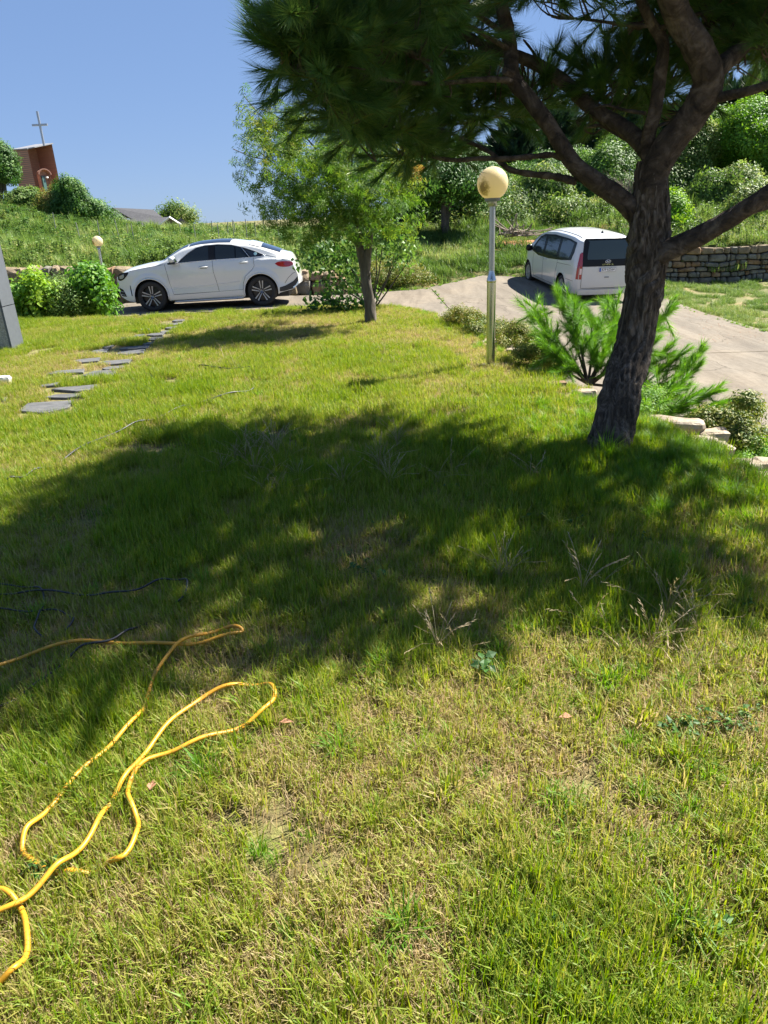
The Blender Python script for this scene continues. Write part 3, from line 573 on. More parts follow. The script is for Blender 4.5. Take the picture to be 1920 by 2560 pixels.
# broken stub and knots
v, f = tube([T(1112, 165, 5.2), T(1098, 158, 5.15), T(1090, 152, 5.12)], [.03, .026, .02], 8); link('branch_stub', mesh('branch_stub', v, f), M['limb'], pine)
sh = [proto('needle_shoot', needleshoot(190, .22, .13, .0032, 1.0), M['pineneedle'], pine, T(650, 115, 3.9), kind='stuff'), proto('needle_shoot', needleshoot(150, .16, .12, .0032, 1.15), M['pineneedle'], pine, T(645, 130, 3.9), kind='stuff')]
for q, (a, b_) in zip(sh, ((-1.3, 0), (-1.2, .3))): q.rotation_euler = (0, a, b_)
def fp(px, py, rx, rz, y, w_=None, dy=.4):
    c = T(px, py, y); m_ = mpp(y) * 1.157; return (c, (rx * m_, dy, rz * m_), w_ or (rx * rz + 2500) * (.6 + dy))
PADS = [fp(690, 50, 56, 42, 4.0), fp(660, 108, 34, 20, 3.9, dy=.2), fp(618, 118, 16, 8, 3.9, dy=.12), fp(745, 120, 76, 58, 4.1), fp(722, 212, 44, 36, 4.1), fp(800, 285, 72, 36, 4.9), fp(745, 260, 38, 23, 4.3, dy=.25), fp(840, 190, 105, 66, 4.8), fp(860, 60, 125, 62, 4.5, dy=.6), fp(960, 250, 85, 60, 6.0),
 fp(940, 120, 100, 70, 5.9, dy=.6), fp(1030, 235, 55, 40, 6.2), fp(1105, 245, 42, 30, 6.0, dy=.25), fp(980, 15, 90, 40, 5.6, dy=.6), fp(1190, -10, 90, 14, 4.8, dy=.15), fp(960, 335, 50, 20, 6.0, dy=.3), fp(880, 335, 52, 20, 5.4, dy=.3), fp(690, 168, 32, 24, 4.0, dy=.25), fp(1165, 218, 36, 30, 5.6, dy=.25),
 fp(1370, 5, 90, 22, 5.0, dy=.2), fp(1300, 190, 34, 34, 5.4, dy=.25), fp(1360, 160, 50, 40, 5.4, dy=.25), fp(1440, 200, 50, 60, 5.5, dy=.3), fp(1340, 235, 45, 18, 5.5, dy=.2), fp(1500, 10, 110, 45, 5.2), fp(1640, 120, 75, 75, 5.5, dy=.3), fp(1590, 60, 70, 70, 5.3), fp(1700, 60, 90, 110, 5.0), fp(1480, 120, 50, 50, 5.7, dy=.3)]
# the crown above and right of the picture, which throws the shade
for c, r in [((1.25, 3.95, 3.5), (.75, .5, .25)), ((1.35, 5.0, 3.6), (.85, .8, .3)), ((2.1, 4.8, 3.8), (.9, .8, .3)), ((3.1, 5.2, 3.7), (.9, .75, .3)), ((3.8, 4.75, 3.2), (.55, .6, .3)), ((1.9, 6.0, 3.85), (1.1, .7, .3)), ((1.45, 6.0, 3.85), (.7, .7, .3)), ((1.8, 7.1, 4.0), (.75, .6, .25)), ((2.9, 7.0, 3.95), (.9, .6, .25)), ((3.1, 6.2, 3.75), (.9, .6, .3)), ((3.65, 4.2, 3.2), (.65, .45, .25)), ((2.7, 4.1, 3.5), (.5, .35, .2)), ((.8, 4.4, 3.4), (.4, .4, .25)), ((4.0, 5.6, 2.9), (.5, .6, .3))]:
    PADS.append((c, r, 9000 + 26000 * r[0] * r[1]))
foliage('needle_foliage', PADS, 5000, sh, pine, (.8, 1.2), lambda A: np.clip(.35 + rng.normal(0, .3, len(A)), 0, 1), shell=.9, low=-.55, up=.15, kind='stuff')
# fine twigs through the crown
A, D = crown_pts(PADS[:28], 420, .8); mb = MB()
allp = np.concatenate([crom([T(a, b_, y0 + (y1 - y0) * i / (len(pp) - 1)) for i, (a, b_) in enumerate(pp)], 4) for pp, y0, y1, r0, r1 in BR] + [crom(l[0], 4) for l in LIMBS])
for a in A:
    q = allp[np.argmin(np.linalg.norm(allp - a, axis=1))]
    if np.linalg.norm(q - a) > .9: continue
    mid = (a + q) / 2 + rng.normal(0, .04, 3) + [0, 0, -.04]; v, f = tube(crom([q, mid, a], 3), np.linspace(.008, .003, 7), 4, False); mb.add(v, f)
mb.obj('twig', M['limb'], pine, kind='stuff')
# ---- japanese maple
maple = empty('maple_tree', (0, 0, 0), label='small maple with yellow tinged leaves at the far corner of the lawn', cat='tree')
U = lambda px, py, y=11.65: tuple(PY(px, py, y))
wood('trunk', [([U(928, 812), U(926, 780), U(918, 720), U(910, 665), U(900, 622), U(885, 590), U(862, 545), U(845, 500)], .098, .04), ([U(916, 690), U(918, 640), U(925, 590), U(915, 540), U(925, 480)], .065, .03), ([U(905, 600), U(890, 550), U(870, 480), U(830, 420)], .03, .014), ([U(920, 570), U(945, 520), U(985, 470)], .025, .01), ([U(860, 545), U(810, 500), U(740, 470)], .025, .01), ([U(870, 480), U(880, 400), U(860, 330)], .02, .008), ([U(800, 495), U(720, 440), U(650, 380)], .014, .005), ([U(830, 420), U(760, 340), U(690, 290), U(640, 270)], .014, .004)], M['greybark'], maple, 14, .1)
ml = [proto('leaf_spray', spray('maple', 20, .14, .088, 1), M['maple'], maple, U(615, 255, 11.4), kind='stuff'), proto('leaf_spray', spray('maple', 16, .17, .085, 1), M['maple'], maple, U(600, 380, 11.4), kind='stuff')]
mp_ = [pad(700, 400, 75, 30, 11.4), pad(800, 430, 95, 40, 11.2), pad(720, 480, 80, 30, 11.2), pad(800, 530, 110, 38, 11.1), pad(720, 545, 70, 25, 11.3), pad(880, 500, 100, 45, 11.1), pad(860, 585, 90, 24, 11.2), pad(960, 550, 75, 34, 11.3), pad(950, 450, 75, 40, 11.7), pad(1000, 430, 40, 28, 11.8), pad(660, 340, 35, 22, 11.6), pad(700, 310, 45, 35, 11.7), pad(780, 360, 90, 50, 11.8), pad(900, 400, 90, 50, 11.9), pad(760, 600, 50, 12, 11.5), pad(985, 590, 35, 16, 11.3), pad(640, 300, 22, 16, 11.7), pad(640, 440, 30, 14, 11.4), pad(860, 460, 110, 60, 12.3), pad(1000, 500, 35, 22, 11.8)]
foliage('leaf_foliage', mp_, 880, ml, maple, (.7, 1.15), lambda A: np.clip(.04 + .75 * sm(.15, .8, A[:, 0]) * sm(1.75, 2.2, A[:, 2]) + .14 * sm(2.0, 2.8, A[:, 2]) + .12 * sm(-1.0, -1.6, A[:, 0]) + .3 * rng.random(len(A)) ** 2, 0, 1), shell=.8, low=-.6, up=-.1, kind='stuff')
for px0, py0, px1, py1 in ((700, 330, 610, 240), (690, 400, 582, 372), (700, 450, 625, 470), (960, 520, 1030, 470)):
    mb = MB(); mb.tube(crom([U(px0, py0), U((px0 + px1) / 2, (py0 + py1) / 2 + 8), U(px1, py1)], 4), .006, 4); mb.obj('twig', M['greybark'], maple)
# ---- generic broad crowned tree seen across the drive
P_dark = None
def tree(name, label, y, base, stems, pads, N, matl, protos, s=(.8, 1.3), t0=.4, cat_='tree', up=.2, shell=.7, low=-.5, nz=.08, barkm='greybark', group=None):
    t = empty(name, (0, 0, 0), label=label, cat=cat_, group=group)
    ps = []
    for pts, r0, r1 in stems: ps.append(([tuple(PY(a, b_, y)) for a, b_ in pts], r0, r1))
    if ps: wood('trunk' if cat_ == 'tree' else 'stem', ps, M[barkm], t, 8, nz)
    pr = protos
    if callable(protos): pr = protos(t, y, pads)
    if (cat_ in ('tree', 'bush') and y > 25) or cat_ in ('shrub', 'weeds') and name != 'wild_shrub':                      # break every lobe into uneven smaller clumps
        q_ = []
        for a, b_, c, d, e in pads:
            q_.append((a, b_, c * .72, d * .72, e))
            for _ in range(5):
                t_ = random.uniform(0, 6.28); f_ = random.uniform(.22, .5); q_.append((a + c * .8 * math.cos(t_), b_ + d * .8 * math.sin(t_), c * f_, max(6, d * f_ * random.uniform(.7, 1.3)), e + random.uniform(-.6, .6)))
        pads = q_
    foliage('leaf_foliage', [pad(a, b_, c, d, y + e) for a, b_, c, d, e in pads], N, pr, t, s, lambda A: np.clip(t0 + rng.normal(0, .2, len(A)) + .3 * np.sin(A[:, 0] * 1.7) * np.sin(A[:, 2] * 2.3), 0, 1), shell=shell, up=up, low=low, kind='stuff')
    return t
def sp(matn, n, R, L, W, kind='leaf'):
    def f(t, y, pads):
        a = pads[0]; c = pad(a[0], a[1], a[2], a[3], y)[0]
        return [proto('leaf_spray', spray(kind, n, R, L, W), M[matn], t, (c[0], c[1] - .2, c[2]), kind='stuff')]
    return f
def nsp(matn, n, L, nl, wd):
    def f(t, y, pads):
        a = pads[0]; c = pad(a[0], a[1], a[2], a[3], y)[0]
        return [proto('needle_shoot', needleshoot(n, L, nl, wd, 1.1), M[matn], t, (c[0], c[1] - .2, c[2]), kind='stuff')]
    return f
tree('round_tree', 'round dark green tree with forked grey trunk standing on the grassy slope', 33, 0, [([(1116, 600), (1113, 560), (1110, 520), (1104, 480), (1085, 440)], .2, .08), ([(1115, 560), (1122, 520), (1140, 480), (1160, 440)], .14, .06), ([(1108, 510), (1080, 490), (1050, 470)], .07, .03)],
     [(1110, 430, 85, 28, 0), (1060, 455, 60, 28, 0), (1165, 450, 60, 35, 0), (1110, 465, 90, 25, -1), (1080, 410, 50, 16, 1), (1200, 470, 30, 22, 0), (1040, 490, 38, 20, .5)], 1900, None, sp('broad', 40, .5, .13, .5), t0=.25)
tree('hinoki_tree', 'very dark evergreen directly behind and left of the round tree', 37, 0, [([(1060, 590), (1060, 480)], .2, .08)], [(1040, 500, 48, 40, 0), (1070, 540, 50, 38, 0), (1030, 560, 40, 25, 0), (1180, 510, 45, 35, 1)], 1300, None, sp('darkneedle', 40, .55, .16, .45), t0=.1)
tree('far_pine', 'tall blue dark pine rising against the sky behind the globe lamp', 52, 0, [([(1255, 590), (1260, 480), (1262, 390)], .3, .1)], [(1262, 395, 50, 28, 0), (1240, 440, 70, 30, 0), (1290, 460, 60, 35, 0), (1230, 490, 60, 35, 0), (1290, 350, 30, 30, 0)], 1300, None, nsp('darkneedle', 50, .8, .55, .07), t0=.35, barkm='bark')
tree('far_pine', 'broad dark pine behind the low limbs of the leaning pine', 56, 0, [([(1395, 590), (1395, 470), (1400, 380)], .3, .1)], [(1400, 340, 55, 30, 0), (1370, 385, 75, 28, 0), (1430, 370, 50, 28, 0), (1340, 410, 50, 25, 0), (1480, 390, 50, 28, 0), (1390, 300, 30, 25, 0)], 1400, None, nsp('darkneedle', 50, .8, .55, .07), t0=.4, barkm='bark')
tree('far_pine', 'dark pine seen through the fork of the leaning pine', 55, 0, [([(1560, 560), (1555, 400), (1550, 320)], .3, .1)], [(1560, 330, 60, 28, 0), (1520, 365, 60, 25, 0), (1610, 340, 60, 30, 0), (1660, 320, 50, 30, 0), (1585, 290, 40, 22, 0)], 1300, None, nsp('darkneedle', 50, .8, .55, .07), t0=.35, barkm='bark')
tree('far_pine', 'dark pine with bare leaning stem at the right edge above the woodland', 52, 0, [([(1890, 420), (1870, 330), (1838, 235)], .22, .08), ([(1900, 420), (1920, 300)], .2, .1)], [(1820, 290, 45, 22, 0), (1840, 250, 40, 18, 0), (1905, 265, 50, 30, 0), (1870, 310, 70, 22, 0), (1780, 310, 35, 20, 0), (1930, 225, 30, 22, 0)], 1200, None, nsp('darkneedle', 50, .8, .55, .07), t0=.35, barkm='bark')
WL = [('bright green bushy tree behind the white van', 38, [(1290, 540, 70, 40, 0), (1340, 500, 60, 40, 1), (1250, 520, 50, 35, 1)], 'weed', .35),
 ('mid green tree between the globe lamp and the leaning pine', 44, [(1400, 470, 75, 50, 0), (1350, 450, 60, 35, 1), (1450, 510, 60, 50, 0), (1440, 420, 50, 25, 2)], 'broad', .75),
 ('leafy tree left of the leaning pine trunk with grey green top', 42, [(1520, 430, 55, 40, 0), (1480, 470, 60, 45, 0), (1560, 400, 50, 35, 1), (1540, 500, 60, 45, -1)], 'broad', .8),
 ('tall bright green tree immediately right of the leaning pine trunk', 40, [(1700, 420, 60, 50, 0), (1740, 370, 50, 35, 0), (1680, 480, 55, 50, -1), (1720, 530, 60, 40, -1.5)], 'weed', .5),
 ('broad green tree in the middle of the woodland at right', 43, [(1790, 350, 75, 45, 0), (1800, 400, 80, 50, 0), (1750, 330, 45, 25, 0)], 'shrubleaf', .3),
 ('dark green tree in the gap of the woodland at right', 44, [(1840, 440, 70, 60, 0), (1810, 500, 60, 40, 0)], 'broad', .25),
 ('feathery light green tree at the far right edge', 40, [(1900, 340, 60, 55, 0), (1925, 400, 50, 60, 0), (1880, 300, 35, 25, 0)], 'shrubleaf', .45),
 ('pale leaved tree behind the low right limb', 36, [(1800, 540, 45, 40, 0), (1830, 480, 40, 30, 0), (1770, 500, 30, 30, 0)], 'weed', .55),
 ('overhanging pale bamboo like tree above the right stone wall', 33, [(1900, 520, 45, 40, 0), (1880, 565, 40, 32, 0), (1925, 560, 40, 30, 0)], 'weed', .7)]
for lab, y, pd, mt, t0 in WL:
    cx = np.mean([q[0] for q in pd]); yb = 600
    tree('woodland_tree', lab, y, 0, [([(cx - 6, yb), (cx, max(q[1] for q in pd)), (cx + 8, min(q[1] for q in pd) + 10)], .16, .05), ([(cx + 10, yb), (cx + 25, max(q[1] for q in pd))], .08, .04)],
         [(a, b_, c * 1.06, d, e) for a, b_, c, d, e in pd], 560 * len(pd), None, sp(mt, 34, .42, .17, .42), (.7, 1.25), t0)
tree('leafy_bush', 'small sunlit bush with round leaves growing against the leaning pine trunk', 31, 0, [([(1680, 610), (1675, 560)], .05, .02)], [(1672, 560, 28, 40, 0), (1690, 590, 25, 22, 0), (1665, 520, 20, 25, 0)], 420, None, sp('shrubleaf', 26, .35, .13, .6), t0=.5, cat_='bush')
tree('low_bush', 'low green thicket on the slope left of the white van', 37, 0, [], [(1230, 560, 60, 22, 0), (1300, 575, 60, 18, 0), (1180, 560, 40, 20, 0), (1400, 560, 60, 25, 0)], 900, None, sp('weed', 26, .5, .17, .4), t0=.45, cat_='bush')
tree('dark_thicket', 'dark shaded thicket under the woodland above the right stone wall', 34, 0, [([(a, 630), (a + random.randint(-14, 14), 540)], .025, .015) for a in range(1650, 1925, 9)], [(1720, 585, 60, 22, 3), (1800, 580, 60, 24, 3), (1880, 590, 50, 20, 3)], 600, None, sp('broad', 26, .5, .16, .4), t0=0, cat_='thicket', nz=.02)
# bare dry bush
db = empty('dry_bush', (0, 0, 0), label='leafless grey brown bush just left of the leaning pine trunk', cat='bush'); mb = MB()
for i in range(110):
    a = PY(1570 + random.gauss(0, 8), 520, 39); e = PY(1565 + random.uniform(-60, 45), 455 + random.uniform(-35, 50), 39 + random.uniform(-1, 1)); m_ = (a + e) / 2 + rng.normal(0, .15, 3) + [0, 0, .2]
    mb.tube(crom([a, m_, e], 3), np.linspace(.02, .006, 7), 3, cap=False)
mb.obj('branch', M['twig'], db)
# left side
tree('broad_tree', 'dark green tree cut by the left edge beside the brick tower', 62, 0, [([(-5, 520), (5, 450)], .3, .15), ([(15, 500), (10, 440)], .15, .1)], [(5, 410, 34, 28, 0), (-15, 385, 34, 20, 0), (18, 438, 24, 16, 0), (-30, 430, 40, 36, 0)], 1500, None, sp('broad', 36, .45, .2, .5), t0=.4)
tree('bush', 'grey green bush at the foot of the brick tower', 56, 0, [], [(65, 498, 24, 14, 0), (95, 516, 30, 10, 0), (45, 512, 24, 12, 0)], 900, None, sp('weed', 30, .38, .17, .5), t0=.15, cat_='bush')
tree('bush', 'brownish bare topped bush right of the brick tower', 54, 0, [([(145, 520), (150, 470), (155, 450)], .05, .02)], [(135, 516, 30, 18, 0), (152, 500, 18, 16, 0)], 620, None, sp('azalea', 26, .38, .14, .4), t0=.8, cat_='bush')
tree('bush', 'dark green rounded bush on the hill above the house roof', 53, 0, [([(190, 530), (190, 480), (175, 450)], .06, .02)], [(195, 505, 32, 24, 0), (172, 485, 20, 20, 0), (220, 525, 22, 13, 0), (165, 525, 34, 14, 0)], 1000, None, sp('broad', 30, .38, .17, .5), t0=.55, cat_='bush')
tree('ivy_thicket', 'dark thicket of vines at the left end of the grey roofs', 66, 0, [], [(240, 545, 25, 14, 0), (265, 560, 30, 12, 0), (285, 568, 20, 8, 0)], 350, None, sp('broad', 26, .6, .2, .5), t0=.2, cat_='bush')
tree('small_tree', 'small round tree behind the house gable', 82, 0, [], [(432, 548, 26, 12, 0), (460, 556, 20, 8, 0)], 260, None, sp('weed', 26, .8, .25, .5), t0=.3, cat_='tree')
tree('leafy_shrub', 'yellow green big leaved shrub at left in front of the boulder wall', 15.9, 0, [([(95, 800), (100, 740)], .02, .01)], [(92, 735, 16, 24, 0), (102, 752, 24, 26, 0), (124, 745, 10, 22, 0), (122, 766, 20, 22, 0), (80, 775, 20, 18, 0), (110, 788, 26, 12, 0)], 520, None, sp('shrubleaf', 18, .2, .095, .7), t0=.75, cat_='shrub')
tree('leafy_shrub', 'mid green shrub beside the granite pillar', 15.9, 0, [([(45, 810), (45, 760)], .02, .01)], [(40, 768, 26, 22, 0), (30, 790, 22, 20, 0), (60, 790, 22, 18, 0)], 420, None, sp('shrubleaf', 18, .2, .09, .7), t0=.3, cat_='shrub')
tree('leafy_shrub', 'tall leafy green shrub just in front of the white car bonnet', 16.2, 0, [([(230, 790), (232, 720)], .02, .01), ([(245, 790), (255, 700)], .015, .01)], [(222, 735, 22, 22, 0), (208, 712, 9, 14, 0), (240, 712, 8, 16, 0), (244, 755, 18, 24, 0), (205, 762, 18, 22, 0), (225, 716, 20, 10, 0), (248, 780, 18, 10, 0)], 800, None, sp('shrubleaf', 18, .2, .095, .7), t0=.12, cat_='shrub')
tree('weed_clump', 'greyish weedy clump between the two leafy shrubs at left', 15.8, 0, [([(165, 800), (160, 700)], .008, .004), ([(175, 800), (182, 690)], .008, .004)], [(160, 758, 22, 28, 0), (180, 784, 22, 14, 0), (142, 735, 18, 16, .4)], 380, None, sp('weed', 26, .22, .06, .4), t0=.15, cat_='weeds')
# shrub with large leaves behind the maple
st = []
for a, b_ in ((830, 600), (860, 640), (790, 640), (960, 560), (1010, 600), (985, 640), (1030, 640), (940, 620), (880, 690), (800, 690)):
    st.append(([(930 + random.randint(-12, 12), 768), ((a + 930) / 2 + 5, (b_ + 770) / 2), (a, b_)], .016, .006))
tree('wild_shrub', 'straggly multi stemmed shrub with large drooping leaves behind the maple', 13.6, 0, st, [(960, 600, 50, 40, 0), (1010, 625, 30, 35, 0), (850, 640, 50, 40, 0), (800, 660, 35, 40, 0), (860, 700, 40, 30, 0), (990, 670, 28, 26, 0), (830, 740, 25, 20, 0), (900, 760, 40, 15, 0)], 190, None, sp('broad', 9, .2, .1, .7), t0=.75, cat_='shrub', shell=1, nz=.02)
tree('drooping_sapling', 'thin sapling with dark drooping leaves reaching over the drive by the maple', 13.2, 0, [([(925, 790), (880, 765), (830, 750), (790, 755)], .01, .004), ([(880, 765), (840, 770), (805, 772)], .006, .003)], [(780, 760, 14, 10, 0), (810, 750, 22, 8, 0), (850, 760, 25, 10, 0), (890, 770, 25, 10, 0)], 60, None, sp('broad', 6, .12, .1, .7), t0=.3, cat_='sapling', shell=1, up=-1.2, nz=.02)
tree('weed_mound', 'low mound of brown green weeds where the two slabs of the drive meet the slope', 25.4, 0, [], [(985, 700, 38, 12, 0), (960, 680, 30, 14, .5), (1050, 700, 20, 8, .6), (1010, 690, 30, 10, .8), (930, 700, 25, 16, 0)], 500, None, sp('azalea', 26, .25, .08, .3), t0=.75, cat_='weeds')
mb = MB()
for i in range(420):
    c = PY(random.gauss(985, 45), 688 + random.uniform(-14, 10), 25.7 + random.uniform(-.4, .6)); d_ = Vector((random.gauss(0, 1), random.gauss(0, .6), random.uniform(-.1, .5))).normalized() * random.uniform(.1, .3)
    mb.tube([c, c + np.array(d_) * .5 + [0, 0, .03], c + np.array(d_)], .005, 3, cap=False)
mb.obj('dead_grass', M['dry'], None, label='heap of pale dead grass beside the weed mound at the drive edge', cat='dead grass', kind='stuff')
# ---- edging shrubs along the lawn edge
def lowshrub(lab, px, py, rx, rz, y, N, mt='azalea', t0=.5, name='azalea_shrub', more=(), L=.028):
    tree(name, lab, y, 0, [], [(px, py, rx, rz, 0)] + list(more), N, None, sp(mt, 26, .07, L, .5), (.7, 1.3), t0, 'shrub', shell=.8, low=-.3)
lowshrub('low azalea at the far end of the hedge row beside the drive joint', 1150, 800, 42, 20, 11.2, 420)
lowshrub('azalea hedge plant right behind the lamp post', 1225, 830, 44, 26, 10.4, 560, more=[(1195, 815, 25, 14, .3)])
lowshrub('azalea between the lamp post and the young pine', 1285, 855, 42, 32, 9.6, 620, more=[(1320, 865, 28, 18, -.2)])
lowshrub('browning azalea hedge plant in front of the young pine', 1345, 900, 46, 32, 8.5, 950, t0=.7, more=[(1385, 920, 34, 26, -.1), (1320, 890, 25, 20, .3)])
lowshrub('small pale leaved shrub at the foot of the leaning pine', 1610, 1010, 38, 34, 6.6, 520, 'shrubleaf', .6, 'small_shrub', more=[(1640, 1000, 22, 16, .1)], L=.022)
lowshrub('upright dark green boxwood at the right edge beside the drive', 1815, 1075, 48, 50, 6.1, 1500, 'azalea', .12, 'boxwood_shrub', more=[(1860, 1050, 34, 40, .1), (1765, 1065, 26, 34, 0), (1880, 1110, 32, 34, .1), (1830, 1120, 50, 20, -.1)], L=.03)
lowshrub('yellow green ground hugging shrub at the right edge below the boxwood', 1880, 1150, 50, 30, 5.6, 900, 'shrubleaf', .55, 'low_shrub', more=[(1830, 1160, 40, 20, 0), (1905, 1190, 30, 20, -.3)], L=.022)
# ---- young bright green pine beyond the leaning pine
yp = empty('young_pine', (0, 0, 0), label='young bright green pine spreading low between the drive and the leaning pine', cat='tree')
ys = proto('needle_shoot', needleshoot(120, .2, .11, .0042, 1.3), M['youngneedle'], yp, PY(1400, 745, 8.2) - np.array([0, 0, .12]))
sh_, pts_, dd_ = [], [], []
B = PY(1470, 960, 7.7)
BRS = [([(1470, 960), (1445, 880), (1420, 800), (1400, 745)], 8.2), ([(1470, 960), (1400, 880), (1350, 800), (1335, 790)], 8.3), ([(1470, 960), (1450, 860), (1440, 800), (1435, 765)], 7.9), ([(1470, 960), (1480, 890), (1490, 830), (1478, 795)], 8.0),
 ([(1470, 960), (1430, 900), (1395, 860), (1360, 840)], 7.7), ([(1470, 960), (1500, 900), (1520, 860), (1530, 830)], 7.8), ([(1470, 960), (1420, 930), (1400, 900), (1380, 880)], 7.4), ([(1470, 960), (1500, 940), (1525, 900), (1545, 870)], 7.5), ([(1470, 960), (1520, 880), (1540, 820), (1527, 775)], 8.4),
 ([(1470, 960), (1580, 880), (1625, 830), (1670, 780)], 8.2), ([(1600, 860), (1625, 800), (1635, 765)], 8.3), ([(1470, 960), (1600, 970), (1680, 950), (1735, 900)], 7.3), ([(1600, 968), (1650, 930), (1690, 895)], 7.4), ([(1560, 965), (1620, 920), (1655, 890)], 7.5), ([(1600, 968), (1680, 965), (1728, 930)], 7.1), ([(1530, 960), (1590, 900), (1620, 870)], 7.5),
 ([(1560, 1010), (1650, 1030), (1700, 1020), (1765, 990)], 6.6), ([(1600, 1025), (1670, 1020), (1720, 995)], 6.7), ([(1600, 1025), (1690, 1045), (1745, 1030)], 6.5), ([(1560, 1010), (1620, 1010), (1680, 990)], 6.8), ([(1480, 960), (1530, 920), (1560, 900)], 7.6), ([(1470, 960), (1440, 930), (1410, 930)], 7.3), ([(1470, 960), (1490, 930), (1480, 880)], 7.5)]
mb = MB()
for pp, ye in BRS:
    n_ = len(pp); p = crom([PY(a, b_, 7.4 + (ye - 7.4) * i / (n_ - 1)) if pp[0] == (1470, 960) else PY(a, b_, ye) for i, (a, b_) in enumerate(pp)], 8)
    mb.tube(p, np.linspace(.016, .005, len(p)), 6)
    ln = np.linalg.norm(np.diff(p, axis=0), axis=1); cu = np.r_[0, np.cumsum(ln)]; tot = cu[-1]
    for s_ in np.arange(tot * .3, tot + .01, .03):
        q = np.array([np.interp(s_, cu, p[:, k_]) for k_ in range(3)]); k0 = min(np.searchsorted(cu, s_), len(p) - 1); tdir = p[k0] - p[k0 - 1]; tdir /= np.linalg.norm(tdir)
        pts_.append(q); dd_.append(tdir + rng.normal(0, .12, 3)); sh_.append(.8 if s_ < tot - .1 else 1.0)
        if random.random() < .75: pts_.append(q + rng.normal(0, .02, 3)); dd_.append(tdir + rng.normal(0, .75, 3) + [0, 0, .25]); sh_.append(random.uniform(.8, 1.4))
mb.obj('stem', M['limb'], yp, True)
scatter('needle_foliage', pts_, dirrot(dd_), np.array(sh_) * rng.uniform(.75, 1.1, len(sh_)), rng.random(len(sh_)) * .8, [ys], yp, kind='stuff')
# ------------------------------------------------------------------ stones
def stone(name, c, dim, mat, parent, seed, rz=0.0, sub=2, rough=.12, lab=None):
    bm = bmesh.new(); bmesh.ops.create_cube(bm, size=2); bmesh.ops.subdivide_edges(bm, edges=bm.edges[:], cuts=sub, use_grid_fill=True)
    r_ = np.random.default_rng(seed); ph = r_.uniform(0, 9, 6)
    for v_ in bm.verts:
        p = v_.co; q = Vector((math.copysign(abs(p.x) ** .8, p.x), math.copysign(abs(p.y) ** .8, p.y), math.copysign(abs(p.z) ** .8, p.z))); l = max(1, (abs(p.x) ** 6 + abs(p.y) ** 6 + abs(p.z) ** 6) ** (1 / 6)); q = q / l
        s_ = 1 + rough * (math.sin(p.x * 3 + ph[0]) * math.sin(p.y * 2.6 + ph[1]) + math.sin(p.z * 3.1 + ph[2]) * math.sin(p.x * 2 + ph[3]))
        v_.co = Vector((q.x * dim[0] * s_ + r_.uniform(-.03, .03) * dim[0], q.y * dim[1] * s_, q.z * dim[2] * s_ + r_.uniform(-.03, .03) * dim[2]))
    me = bpy.data.meshes.new(name); bm.to_mesh(me); bm.free(); o = link(name, me, mat, parent, False, label=lab); o.location = c; o.rotation_euler = (0, 0, rz); return o
BM = [M['boulder'], M['boulder2'], M['boulder3'], M['boulder']]
bw = empty('boulder_wall', (0, 0, 0), label='rough retaining wall of large tan boulders behind the white car', cat='wall')
x = -17.0; k = 0
while x < -1.2:
    wv = random.uniform(.35, .75); top = float(np.clip(-.02 - .045 * (x + wv / 2), 0, .9)) + .1; bot = -.72; hgt = top - bot; c1_ = random.uniform(.42, .6); mid = bot + hgt * c1_
    yy = 23.45 + random.uniform(-.08, .08)
    if x > -3.2: yy += (x + 3.2) * .25; top -= (x + 3.2) * .12
    stone('boulder', (x + wv / 2, yy, (bot + mid) / 2), (wv * .53, .35, (mid - bot) * .54), BM[random.randrange(4)], bw, k, random.uniform(-.15, .15)); k += 1
    if wv > .55 and random.random() < .5:
        for t_ in (.25, .75): stone('boulder', (x + wv * t_, yy + .08, (top + mid) / 2), (wv * .27, .32, (top - mid) * .54), BM[random.randrange(4)], bw, k, random.uniform(-.2, .2)); k += 1
    else: stone('boulder', (x + wv / 2 + random.uniform(-.1, .1), yy + .08, (top + mid) / 2), (wv * .53, .35, (top - mid) * .54), BM[random.randrange(4)], bw, k, random.uniform(-.2, .2)); k += 1
    x += wv
mb = MB(); mb.box(-17, 23.65, -.9, -2.4, 23.95, .02); mb.obj('backing', M['gap'], bw)
